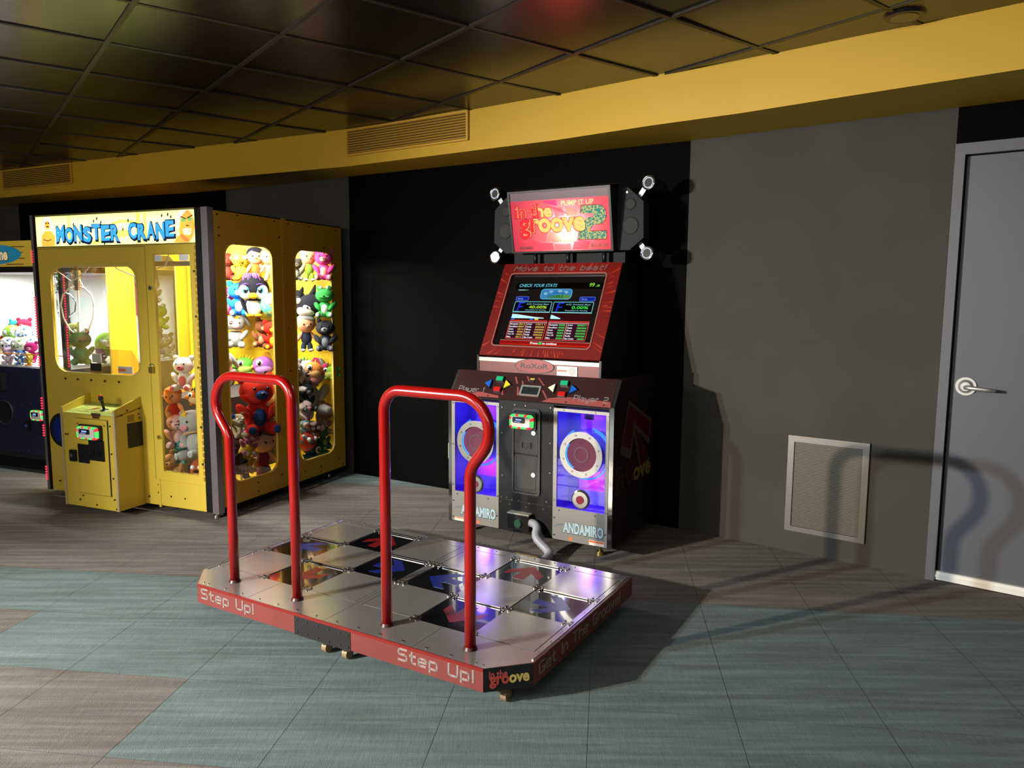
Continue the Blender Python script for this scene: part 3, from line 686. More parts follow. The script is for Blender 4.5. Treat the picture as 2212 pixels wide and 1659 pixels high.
def screen(MO, t):
    G = lambda c, s=1.: glow('screen_%s_%g' % (c, s), c, s)
    b = MB(); MO.box(b, .2, .068, .845, .562, -.02, -.004); sc = b.build('screen', mat('screen_glass', '0c0a0a', .1, emit='171210', estr=.6), t)
    def rect(nm, x0, y0, x1, y1, c, s=1., d=0): b = MB(); MO.box(b, x0, y0, x1, y1, -.004 + d, -.0032 + d); return b.build(nm, G(c, s), sc)
    def txt(s, bx, c, st=1., bold=.01, shear=0., d=.001): return text('screen_text', MO, s, bx, -.004 + d, G(c, st), sc, bold, .0004, shear)
    rect('title_bar', .252, .462, .83, .505, '0a0806', .7); rect('round_tab', .274, .45, .345, .459, '4d7074', .7)
    txt('CHECK YOUR STATS', (.274, .475, .532, .497), '63c8d6', .9, .012, .25)
    txt('99', (.742, .476, .775, .502), '7fd030', .9, .03, .1); txt('.8', (.782, .476, .808, .492), '6fc030', .8, .03)
    txt('ROUND', (.278, .451, .322, .458), 'bfe6e6', .8)
    def frame(nm, x0, y0, x1, y1, r, w, c, st):
        return plate(nm, MO, [rrect(x0, y0, x1, y1, r, 4), rrect(x0 + w, y0 + w, x1 - w, y1 - w, max(r - w, .001), 4)], -.0036, -.003, G(c, st), sc)
    b = MB(); MO.poly(b, rrect(.437, .394, .641, .461, .02), -.004, -.0034); b.build('song_banner', G('3f86c4', .9), sc)
    b = MB(); MO.poly(b, [(.47, .40), (.63, .397), (.638, .42), (.56, .425), (.52, .412)], -.0034, -.003); b.build('banner_grass', G('5a9a4a', .8), sc)
    b = MB()
    for x, y, r in ((.47, .43, .014), (.5, .44, .018), (.56, .445, .016), (.6, .44, .014)): MO.poly(b, circ(x, y, r, 16, r * .6), -.0034, -.003)
    b.build('banner_cloud', G('9fd4e6', .8), sc)
    txt('SunShine', (.475, .428, .6, .447), '1d5fb0', .9, .02, .3, .0014); txt('COUPLE', (.485, .402, .59, .42), '1f6a3a', .9, .03, 0, .0014)
    frame('banner_edge', .435, .392, .643, .463, .022, .004, '6ab8dc', .9)
    for x0, x1 in ((.274, .362), (.70, .80)):
        b = MB(); MO.poly(b, rrect(x0, .381, x1, .41, .008), -.004, -.0034); b.build('difficulty_tab', G('10249c', .9), sc); frame('tab_edge', x0, .381, x1, .41, .008, .003, '5a78e6', 1)
        txt('Novice', (x0 + .012, .389, x0 + .05, .401), '8fb0f0', .8)
    for k, (x0, x1) in enumerate(((.274, .528), (.538, .798))):
        pct, col = (('40.00%', 'a8e032'), ('0.00%', '3ee04a'))[k]
        rect('score_card', x0 + .004, .31, x1 - .004, .372, '050607', 1)
        frame('card_edge', x0, .305, x1, .376, .008, .004, '74c4cc', .95)
        b = MB(); MO.poly(b, [(x0 + .024, .312), (x0 + .036, .312), (x0 + .038, .334), (x0 + .062, .337), (x0 + .064, .345), (x0 + .04, .344), (x0 + .042, .36), (x0 + .07, .363), (x0 + .073, .371), (x0 + .03, .37)], -.0034, -.003); b.build('grade_letter', G('1c32c8', 1), sc)
        txt('6123. Overhead, Metal', (x0 + .086, .352, x1 - .02, .364), '8fd0d8', .7)
        txt(pct, (x0 + .105 + .02 * k, .329, x1 - .028, .348), col, 1, .02)
        txt('Disqualified for Ranking', (x0 + .086, .313, x1 - .03, .323), '8fd0d8', .7)
        rect('life_graph', x0 + .003, .25, x1 - .003, .302, '2e0d0c', 1.2)
        rect('life_base', x0, .243, x1, .25, 'e23a30', 1); rect('life_top', x0, .302, x1, .306, '8fd6dc', 1)
        b = MB(); MO.poly(b, [(x0 + .004, .262), (x0 + .004, .29), (x0 + .04, .288), (x1 - .09, .272), (x1 - .03, .268), (x1 - .03, .263)] if k == 0 else [(x0 + .004, .262), (x0 + .004, .29), (x0 + .07, .267), (x0 + .07, .262)], -.0032, -.0028); b.build('life_curve', G('bdeef2', 1.1), sc)
        frame('stats_edge', x0, .124, x1, .238, .006, .004, 'e8483c', 1)
        mx = (x0 + x1) / 2 - .012; rect('stats_divider', mx, .128, mx + .005, .236, 'd88a90', 1); rect('stats_top', x0, .233, x1, .239, 'a8e0ee', 1)
        rect('stats_back', x0 + .004, .128, mx, .233, '301020', 1.2, -.0003); rect('stats_back', mx + .005, .128, x1 - .004, .233, '301020', 1.2, -.0003)
        dim, num = (('8a5a28', 'ffd060'), ('1f7a34', '6cf06a'))[k]
        left = (('Fantastic', '0013' if k == 0 else '0000'), ('Excellent', '0007' if k == 0 else '0000'), ('Great', '0014' if k == 0 else '0000'), ('Decent', '0000'), ('Way Off', '0003' if k == 0 else '0000'), ('Miss', '0015' if k == 0 else '0050'))
        right = (('Jumps', '10/11' if k == 0 else '000/011'), ('Holds', '000/000'), ('Mines', '000/000'), ('Hands', '000/000'), ('Rolls', '000/000'), ('Max Combo', '00000'))
        for j in range(6):
            y = .218 - j * .0172
            w = len(left[j][0]) * .0062
            txt(left[j][0], (x0 + .007, y, x0 + .009 + w, y + .011), 'f4f0f4', .95, .02)
            txt(left[j][1], (mx - .046, y, mx - .006, y + .011), num, .85, .015)
            w = len(right[j][0]) * .0062
            txt(right[j][0], (mx + .01, y, mx + .012 + w, y + .011), 'f4f0f4', .95, .02)
            txt(right[j][1], (x1 - .07 if j < 5 else x1 - .052, y, x1 - .01, y + .011), num, .8, .015)
    for x, c in ((.29, '2a62d0'), (.418, '2a62d0'), (.452, 'd8d84a')): rect('graph_tag', x - .012, .252, x + .012, .262, c, 1, .001)
    rect('prompt_bar', .244, .086, .829, .114, '8c1210', 1.1); rect('prompt_edge', .244, .112, .829, .117, 'd88078', .9); rect('prompt_glow', .244, .086, .829, .095, 'd82a18', 1)
    txt('Press', (.452, .094, .503, .108), 'f6f6f6', 1, .025); txt('to continue', (.532, .094, .626, .108), 'f6f6f6', 1, .025)
    b = MB(); MO.poly(b, rrect(.508, .093, .527, .109, .003), -.003, -.0026); b.build('prompt_button', G('30e060', 1), sc)

def speaker_panel(FR, t, u0, s):
    u1 = u0 + .333; i0, i1, z0, z1 = u0 + .023, u0 + .316, .262, .806
    SILP = mat('panel_silver', '918d86', .38, .45)
    fr = plate('speaker_panel', FR, [rrect(u0, .075, u1, .823, .002, 2), rrect(i0, z0, i1, z1, .003, 2)], 0, .006, SILP, t)
    # box behind the window
    b = MB(); BOXM = mat('speaker_box_blue', '5a4cc0', .5); BOXP = mat('speaker_box_magenta', 'c040c8', .5)
    b.mi = 0
    for q in (((i0 - .008, .006, z0 - .01), (i0 - .002, .15, z1 + .01)), ((i1 + .002, .006, z0 - .01), (i1 + .008, .15, z1 + .01)), ((i0 - .008, .006, z0 - .012), (i1 + .008, .15, z0 - .006)), ((i0 - .008, .006, z1 + .006), (i1 + .008, .15, z1 + .012))): b.box(*q)
    b.box((i0 - .008, .15, z0 - .012), (i1 + .008, .155, z1 + .012))
    b.mi = 1; b.box((i0 + .07, .143, .34), (i1 + .002, .15, .475)); b.box((i0 + .075, .143, .69), (i1 + .002, .15, z1))
    bx = b.build('speaker_box', [BOXM, BOXP], fr)
    cx, cz = (i0 + i1) / 2 + .002, .576
    b = MB(); FR.ring(b, cx + .01, cz - .005, .148, .0055, -.05, a0=.15, a1=1.35); FR.ring(b, cx + .01, cz - .005, .138, .005, -.05, a0=.3, a1=1.25); FR.ring(b, cx, cz - .005, .142, .0055, -.05, a0=2.1, a1=2.9); FR.ring(b, cx, cz - .005, .142, .0055, -.05, a0=4.3, a1=5.9)
    b.build('blue_neon', glow('neon_blue', (.02, .2, 1.0), 3.4), bx, True)
    b = MB(); FR.disc(b, cx, cz, .125, -.14, -.02, 36, .12); b.build('woofer_drum', BOXM, bx, auto=True)
    lamp('blue_speaker_lamp', 'POINT', (cx, .06, .765), .8, (.40, .26, 1.0), size=.03, parent=t)
    lamp('magenta_speaker_lamp', 'POINT', (cx + .02, .06, .405), .95, (.9, .38, 1.0), size=.03, parent=t)
    lamp('low_speaker_lamp', 'POINT', (cx + .09, .06, .30), .22, (.25, .16, 1.0), size=.03, parent=t)
    b = MB(); FR.box(b, i0, z0, i1, z1, -.003, .001); b.build('acrylic_window', pane('blue_acrylic', (.72, .68, 1.0), .16, .02), fr)
    b = MB(); FR.poly(b, rrect(cx + .01, z1 - .034, cx + .065, z1 - .004, .006), -.012, -.006); b.build('blue_cap', mat('cap_navy', '1c1464', .4), bx)
    # woofer ring and grille
    n = 48
    rg = plate('woofer_ring', FR, [circ(cx, cz, .128, n), circ(cx, cz, .093, n)], .002, .012, STEEL, fr)
    b = MB()
    for k in range(8): a = 2 * pi * k / 8 + .3; FR.disc(b, cx + .11 * cos(a), cz + .11 * sin(a), .006, .012, .015, 10)
    b.build('ring_screws', SCREW, rg)
    b = MB(); FR.disc(b, cx, cz, .094, -.006, .003, 40); gr = b.build('woofer_grille', mat('grille_mauve', '7a3f55', .4, .5, bump=(420, .6), var=(300, .5)), fr)
    plate('dome_ring', FR, [circ(cx, cz, .044, 32), circ(cx, cz, .037, 32)], .003, .0045, mat('dome_dark', '4a2238', .5), gr)
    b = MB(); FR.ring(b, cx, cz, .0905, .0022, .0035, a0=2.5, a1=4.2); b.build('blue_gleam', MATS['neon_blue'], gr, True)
    b = MB(); FR.disc(b, cx, .323, .056, .002, .012, 36, .046); tw = b.build('tweeter_ring', STEEL, fr, auto=True)
    b = MB(); FR.disc(b, cx, .323, .023, .011, .016, 24); b.build('tweeter_mesh', mat('tweeter_red', '8a2230', .4, bump=(600, .5)), tw)
    # lettering, sticker, screws
    if True:
        text('letter_shadow', FR, 'ANDAMIRO', (u0 + .064, .118, u0 + .316, .188), .006, mat('maker_dark', '303c42', .5), fr, .075, .0006)
        text('lettering', FR, 'ANDAMIRO', (u0 + .067, .122, u0 + .313, .186), .0068, mat('maker_blue', '9fb6bc', .45), fr, .045, .0006)
        b = MB(); FR.poly(b, [(u0 + .004, .145), (u0 + .04, .168), (u0 + .075, .17), (u0 + .045, .158)], .006, .0065); b.build('swoosh', mat('swoosh_grey', '5d6a70', .5), fr)
    b = MB(); FR.box(b, u0 + .228 if s else u0 + .02, .078, u0 + .318 if s else u0 + .085, .106 if s else .1, .006, .0066); st = b.build('warning_sticker', mat('sticker_cream', 'd6cbbb', .5), fr)
    b = MB(); FR.box(b, u0 + .23 if s else u0 + .022, .093, u0 + .316 if s else u0 + .083, .104 if s else .099, .0066, .007); b.build('orange_header', mat('sticker_orange', 'cf6a33', .5), st)
    b = MB(); FR.disc(b, u0 + (.115 if s else .19), .09, .012, .006, .0064, 16); b.build('orange_dot', mat('dot_orange', 'c96a38', .5), fr)
    b = MB()
    for x, z in ((.01, .8), (.012, .55), (.01, .30), (.325, .8), (.325, .52), (.325, .27), (.06, .815), (.25, .815), (.04, .245), (.26, .245), (.012, .2), (.322, .15), (.012, .1)): FR.disc(b, u0 + x, z, .005, .006, .009, 10)
    b.build('screws', SCREW, fr)

def coin_panel(FR, t):
    STB = mat('center_black', '0d0d0e', .5, .0, .2, var=(4, .3))
    b = MB(); FR.box(b, .345, .085, .7, .84, 0, .004); cp = b.build('centre_panel', STB, t)
    b = MB(); FR.box(b, .347, .255, .698, .258, .004, .0055); b.build('panel_joint', INK, cp)
    dr = plate('coin_door_frame', FR, [rrect(.438, .305, .62, .805, .022), rrect(.449, .318, .608, .79, .016)], .004, .014, BLACKP, cp)
    b = MB(); FR.poly(b, rrect(.453, .545, .605, .785, .012), .004, .011); ud = b.build('coin_door', mat('door_black', '161617', .32, .2), cp, bevel=.002)
    b = MB(); FR.poly(b, rrect(.453, .322, .605, .535, .012), .004, .011); ld = b.build('cash_door', MATS['door_black'], cp, bevel=.002)
    plate('door_groove', FR, [rrect(.462, .331, .596, .526, .01), rrect(.466, .335, .592, .522, .008)], .011, .0125, INK, ld)
    for z, d in ((.669, ud), (.427, ld)):
        b = MB(); FR.disc(b, .579, z, .0135, .011, .018, 20); b.build('lock', WHITE, d)
    for x in (.462, .517):
        b = MB(); FR.box(b, x, .575, x + .045, .612, .011, .016); c = b.build('coin_slot', DARKM, ud, bevel=.002)
        b = MB(); FR.box(b, x + .004, .582, x + .02, .604, .016, .0165); FR.box(b, x + .036, .578, x + .04, .61, .016, .0165); b.build('slot_opening', INK, c)
    card_reader(FR, cp, .434, .69, .15, .082, .011)
    b = MB(); FR.box(b, .428, .104, .57, .192, .0, .045); sk = b.build('socket_box', BLACKP, cp, bevel=.004)
    b = MB(); FR.box(b, .428, .192, .57, .199, .0, .05); b.build('socket_lid', mat('lid_grey', 'b3b3a4', .4, .3), sk)
    b = MB(); FR.disc(b, .5, .14, .024, .045, .055, 20); b.build('green_connector', mat('dark_green', '16402c', .4), sk)
    b = MB()
    for x, z in ((.365, .80), (.365, .65), (.368, .40), (.365, .27), (.40, .27), (.435, .262), (.48, .262), (.55, .255), (.68, .82), (.68, .62), (.68, .45), (.66, .28), (.45, .82), (.52, .82), (.36, .24), (.64, .235), (.42, .233), (.53, .23)): FR.disc(b, x, z, .0045, .004, .007, 10)
    b.build('screws', SCREW, cp)

def card_reader(P, parent, x, y, w, h, d):
    """card reader with a ring of coloured lights round a small display"""
    b = MB(); P.poly(b, rrect(x - .004, y - .008, x + w + .012, y + h + .01, .012), d - .007, d + .012); rd = b.build('card_reader', BLACKP, parent, bevel=.002)
    cols = [(1, .05, .08), (1, .15, .1), (.1, .9, .15), (.1, .35, 1), (1, .1, .35), (.1, .8, .2), (1, .1, .1), (.9, .1, .8)]
    names = ['red', 'coral', 'green', 'blue', 'pink', 'lime', 'scarlet', 'violet']
    loop = rrect(x, y, x + w, y + h, .018, 5); b = MB(); n = 22
    per = []
    L = len(loop); seglen = [math.dist(loop[i], loop[(i + 1) % L]) for i in range(L)]; tot = sum(seglen)
    def at(s):
        s %= tot; i = 0
        while s > seglen[i]: s -= seglen[i]; i = (i + 1) % L
        a, c = loop[i], loop[(i + 1) % L]; f = s / max(seglen[i], 1e-9); return (a[0] + (c[0] - a[0]) * f, a[1] + (c[1] - a[1]) * f)
    cx, cy = x + w / 2, y + h / 2
    for k in range(n):
        b.mi = (k * 5 + k // 3) % 8
        p, q = at(tot * k / n), at(tot * (k + 1) / n)
        inn = lambda z: (cx + (z[0] - cx) * .82, cy + (z[1] - cy) * .74)
        P.poly(b, [p, q, inn(q), inn(p)], d + .012, d + .03)
    b.build('rainbow_light_ring', [glow('led_' + nm, c, 1.1) for nm, c in zip(names, cols)], rd)
    b = MB(); P.poly(b, rrect(x + w * .1, y + h * .14, x + w * .9, y + h * .86, .012), d + .012, d + .034); b.build('reader_face', WHITE, rd, bevel=.002)
    b = MB(); P.poly(b, rrect(x + w * .16, y + h * .42, x + w * .7, y + h * .82, .008), d + .034, d + .036); ds = b.build('display', INK, rd)
    b = MB(); P.box(b, x + w * .3, y + h * .6, x + w * .55, y + h * .7, d + .036, d + .0364); P.box(b, x + w * .25, y + h * .48, x + w * .5, y + h * .52, d + .036, d + .0364); b.build('display_digits', glow('display_blue', (.25, .4, 1), 1.5), ds)
    return rd
dance_machine()

# ------------------------------------------------------------------ dance pad with its two rails
def dance_pad():
    t = thing('dance_pad', 'low steel double dance platform with red sides and two red safety rails', 'dance platform', (-1.51414, 3.31828, 0), R(-30.187))
    L, D, zt, zb, c = 1.77, 1.08, .148, .061, .126
    out = [(c, 0), (L - c, 0), (L, c), (L, D), (0, D), (0, c)]
    b = MB(); b.prism([(x, y, zb) for x, y in out], (0, 0, zt - zb - .006)); base = b.build('platform_base', mat('pad_underbody', '161213', .6), t)
    TOP = Pl((0, 0, zt), (1, 0, 0), (0, 1, 0))
    ST = bpy.data.materials.new('pad_steel'); ST.use_nodes = True; nt = ST.node_tree; pb = nt.nodes['Principled BSDF']
    pb.inputs['Base Color'].default_value = (*hexc('cac6c0'), 1); pb.inputs['Metallic'].default_value = .78
    tc = nt.nodes.new('ShaderNodeTexCoord'); nz = nt.nodes.new('ShaderNodeTexNoise'); nz.inputs['Scale'].default_value = 5; nz.inputs['Detail'].default_value = 6
    nt.links.new(tc.outputs['Object'], nz.inputs['Vector']); mr = nt.nodes.new('ShaderNodeMapRange'); mr.inputs[1].default_value = .3; mr.inputs[2].default_value = .75; mr.inputs[3].default_value = .17; mr.inputs[4].default_value = .22
    nt.links.new(nz.outputs[0], mr.inputs[0]); nt.links.new(mr.outputs[0], pb.inputs['Roughness'])
    n2 = nt.nodes.new('ShaderNodeTexNoise'); n2.inputs['Scale'].default_value = 9; nt.links.new(tc.outputs['Object'], n2.inputs['Vector'])
    bp = nt.nodes.new('ShaderNodeBump'); bp.inputs['Strength'].default_value = .03; bp.inputs['Distance'].default_value = .01; nt.links.new(n2.outputs[0], bp.inputs['Height']); nt.links.new(bp.outputs[0], pb.inputs['Normal'])
    MATS['pad_steel'] = ST
    g = .0015
    us = [.04, .315, .59, .865]; us2 = [.91, 1.185, 1.46, 1.735]; vs = [.205, .475, .745, 1.015]
    # fixed deck: front strips under the rails, edges, middle strip and back strip
    b = MB(); rnd = random.Random(2)
    def deck(pts): TOP.poly(b, pts, -.006, 0)
    deck([(c, 0), (.44, 0), (.44, .2), (.04, .2), (.002, .2), (0, c)]); deck([(.442, 0), (.884, 0), (.884, .2), (.442, .2)]); deck([(.886, 0), (1.328, 0), (1.328, .2), (.886, .2)]); deck([(1.33, 0), (L - c, 0), (L, c), (L, .2), (1.33, .2)])
    for a, e in ((0, .038), (.867, .884), (.886, .908), (1.737, L)): deck([(a, .202), (e, .202), (e, 1.017), (a, 1.017)])
    for a, e in ((0, .59), (.592, 1.18), (1.182, L)): deck([(a, 1.019), (e, 1.019), (e, D), (a, D)])
    b.build('deck_frame', ST, t)
    arrows = {(1, 2, 0): ('red', pi / 2), (2, 1, 0): ('blue', 0), (1, 0, 0): ('red', -pi / 2), (0, 1, 0): ('blue', pi), (0, 1, 1): ('blue', pi), (1, 2, 1): ('red', pi / 2), (1, 0, 1): ('red', -pi / 2), (2, 1, 1): ('blue', 0)}
    GL = mat('arrow_panel_black', '08080e', .12, 0, 1.0, coat=1.0)
    AC = {'red': mat('arrow_red', '741014', .25), 'blue': mat('arrow_blue', '172372', .25)}
    for k, U_ in enumerate((us, us2)):
        for i in range(3):
            for j in range(3):
                x0, x1, y0, y1 = U_[i] + g, U_[i + 1] - g, vs[j] + g, vs[j + 1] - g
                if (i, j, k) in arrows:
                    colr, ang = arrows[(i, j, k)]; e = .02
                    b = MB(); TOP.poly(b, [(x0 + e, y0), (x1 - e, y0), (x1, y0 + e), (x1, y1 - e), (x1 - e, y1), (x0 + e, y1), (x0, y1 - e), (x0, y0 + e)], -.008, -.003)
                    o = b.build('arrow_panel', GL, t, label='black panel with a %s arrow' % colr)
                    cx, cy = (x0 + x1) / 2, (y0 + y1) / 2
                    sh = [(.088, 0), (.0, .092), (-.058, .092), (.004, .026), (-.085, .026), (-.085, -.026), (.004, -.026), (-.058, -.092), (.0, -.092)]
                    rot = lambda q: (cx + q[0] * cos(ang) - q[1] * sin(ang), cy + q[0] * sin(ang) + q[1] * cos(ang))
                    b = MB(); TOP.poly(b, [rot(q) for q in sh], -.003, -.0026); b.build('arrow', AC[colr], o)
                    b = MB()
                    for x, y in ((x0, y0), (x1, y0), (x0, y1), (x1, y1)):
                        for dx, dy in ((-.014, -.014), (.014, -.014), (-.014, .014), (.014, .014)): TOP.disc(b, x + dx, y + dy, .0055, 0, .005, 10)
                        TOP.box(b, x - .022, y - .004, x + .022, y + .004, 0, .002)
                    b.build('corner_bracket', SCREW, o)
                    for (ya) in ((y1 - .002),):
                        b = MB(); TOP.box(b, x0 + .03, ya - .006, x1 - .03, ya + .006, 0, .004); b.build('panel_clip', mat('clip_steel', 'd9d5cc', .22, 1.), o)
                else:
                    b = MB(); TOP.box(b, x0, y0, x1, y1, -.006, rnd.uniform(-.0008, .0004)); b.build('steel_plate', ST, t)
    b = MB()
    for x in [.06 + .11 * k for k in range(16)]:
        TOP.disc(b, x if x > .13 and x < 1.64 else x + (.08 if x < .5 else -.08), .02, .004, 0, .003, 8); TOP.disc(b, x, D - .02, .004, 0, .003, 8)
    for y in [.2 + .1 * k for k in range(9)]:
        TOP.disc(b, .018, y, .004, 0, .003, 8); TOP.disc(b, L - .016, y, .004, 0, .003, 8)
    b.build('screws', SCREW, t)
    for x0, h_ in ((L - .012, .004), (.004, .003)):
        b = MB(); b.box((x0, .14, zt), (x0 + .006, D - .02, zt + h_)); b.build('edge_bead', mat('clip_steel', 'd9d5cc', .22, 1.), t)
    # red skirts with lettering
    RS = mat('skirt_red', '8e4844', .32, .35, var=(6, .18)); RE = mat('skirt_lip', '8e2a26', .35, .3)
    FRT = Pl((0, 0, 0), (1, 0, 0), (0, 0, 1)); RGT = Pl((L, 0, 0), (0, 1, 0), (0, 0, 1)); q = 2 ** -.5
    CHM = Pl((L - c, 0, 0), (1, 1, 0), (0, 0, 1)); CHL = Pl((0, c, 0), (1, -1, 0), (0, 0, 1))
    SLV = mat('skirt_letter_silver', 'b5aaa3', .3, .5)
    b = MB(); FRT.box(b, c, zb, .73, zt - .001, 0, .004); s1 = b.build('side_panel', RS, t)
    strokes('lettering', FRT, 'Step Up!', (.153, .088, .485, .130), .004, SLV, s1, .0075)
    b = MB(); FRT.box(b, 1.033, zb, L - c, zt - .001, 0, .004); s2 = b.build('side_panel', RS, t)
    strokes('lettering', FRT, 'Step Up!', (1.27, .088, 1.602, .130), .004, SLV, s2, .0075)
    b = MB(); FRT.box(b, .73, zb - .004, 1.033, zt - .012, 0, .006); mid = b.build('black_coupler_cover', mat('coupler_black', '1d1a1a', .5), t)
    b = MB()
    for x in (.745, .80, .86, .92, .98, 1.02): FRT.disc(b, x, .122, .004, .006, .009, 8); FRT.disc(b, x, .072, .004, .006, .009, 8)
    b.build('screws', SCREW, mid)
    b = MB(); FRT.box(b, c, zt - .012, L - c, zt, .0, .005); b.build('red_lip', RE, t)
    b = MB(); CHM.box(b, 0, zb, c / q, zt - .001, 0, .004); ch = b.build('corner_panel', mat('corner_black', '141012', .4), t)
    text('lettering', CHM, 'in the', (.018, .108, .085, .138), .004, mat('corner_pink', 'a0484c', .4), ch, .03, .0008)
    o = text('lettering', CHM, 'groove', (.02, .072, .165, .116), .0048, [mat('corner_red', 'b4453c', .4), mat('corner_gold', 'c8b060', .4)], ch, .035, .0008)
    for p in o.data.polygons: p.material_index = 1 if (p.center - CHM.o).dot(CHM.ex) > .09 else 0
    b = MB(); CHL.box(b, 0, zb, c / q, zt - .001, 0, .004); b.build('corner_panel', RS, t)
    b = MB(); RGT.box(b, c, zb, D, zt - .001, 0, .004); s3 = b.build('side_panel', RS, t)
    strokes('lettering', RGT, 'Get In The Groove!', (.17, .086, .93, .128), .004, SLV, s3, .0065)
    b = MB(); b.box((-.004, c, zb), (0, D, zt - .001)); b.build('side_panel', RS, t)
    b = MB(); b.box((0, D, zb), (L, D + .004, zt - .001)); b.build('side_panel', mat('skirt_black', '1a1718', .5), t)
    # casters
    for x, y in ((.14, .14), (L - .088, .088), (.87, .035), (.98, .035), (.12, D - .1), (L - .12, D - .1), (.88, D - .1)):
        b = MB(); b.cyl((x, y, .036), (x, y, zb), .02, .02, 12); b.mi = 1; b.cyl((x - .012, y, .022), (x + .012, y, .022), .022, None, 18)
        b.build('caster', [mat('caster_brass', '6e5a38', .4, .7), mat('caster_tan', '8a7252', .5)], t, auto=True)
    # rails
    def rail(mir):
        f = (lambda x: x) if not mir else (lambda x: L - x)
        xa, xb, y = 1.13, 1.522, .1; r = .0212
        pts = []
        def arc(cx, cz, rad, a0, a1, n=9):
            for k in range(n + 1): a = R(a0 + (a1 - a0) * k / n); pts.append((cx + rad * cos(a), cz + rad * sin(a)))
        pts.append((xa, zt)); pts.append((xa, .6)); pts.append((xa, .96))
        arc(xa + .082, 1.003, .082, 180, 90)
        arc(xa + .352, .965, .120, 90, -38, 14)
        # back towards the leg
        arc(xb + .097, .788, .097, 142, 180, 8)
        pts.append((xb, .70)); pts.append((xb, .45)); pts.append((xb, zt))
        clean = [pts[0]]
        for p in pts[1:]:
            if math.dist(p, clean[-1]) > .004: clean.append(p)
        b = MB(); b.tube([(f(x), y, z) for x, z in clean], r, 20)
        o = b.build('handrail', RED, t, True)
        for x in (xa, xb):
            b = MB(); b.cyl((f(x), y, zt), (f(x), y, zt + .012), .027, .022, 20); b.build('rail_collar', mat('collar_dark', '3a0c0a', .4), o, auto=True)
    rail(True); rail(False)
    b = MB(); b.box((1.10, D + .004, .085), (1.30, D + .06, .132)); pl_ = b.build('plug_housing', BLACKP, t, bevel=.004)
    b = MB(); b.box((1.12, D + .01, .132), (1.25, D + .05, .134)); b.build('yellow_label', mat('plug_label', 'b89c50', .5), pl_)
dance_pad()

# corrugated hose from the socket of the cabinet down to the pad
def hose():
    cab = Matrix.Translation((-.3696, 4.4953, 0)) @ Matrix.Rotation(R(YAW), 4, 'Z')
    pad = Matrix.Translation((-1.51414, 3.31828, 0)) @ Matrix.Rotation(R(-30.187), 4, 'Z')
    k = [cab @ Vector(p) for p in ((.572, -.03, .152), (.602, -.036, .15), (.625, -.05, .135), (.645, -.09, .09))] + [pad @ Vector(p) for p in ((1.14, 1.47, .028), (1.175, 1.33, .028), (1.26, 1.27, .03), (1.34, 1.30, .028), (1.38, 1.24, .035), (1.385, 1.16, .07), (1.365, 1.112, .09))]
    pts = []; n = 14
    for i in range(len(k) - 1):
        p0, p1, p2, p3 = k[max(i - 1, 0)], k[i], k[i + 1], k[min(i + 2, len(k) - 1)]
        for j in range(n):
            s = j / n; pts.append(.5 * ((2 * p1) + (p2 - p0) * s + (2 * p0 - 5 * p1 + 4 * p2 - p3) * s * s + (3 * p1 - p0 - 3 * p2 + p3) * s ** 3))
    pts.append(k[-1])
    b = MB(); b.tube(pts, .024, 14, rs=[.0245 if i % 2 else .0225 for i in range(len(pts))])
    tag(b.build('corrugated_hose', mat('hose_grey', '8f8f96', .45), None, True), 'grey corrugated cable hose from the dance cabinet to its pad', 'hose')
hose()

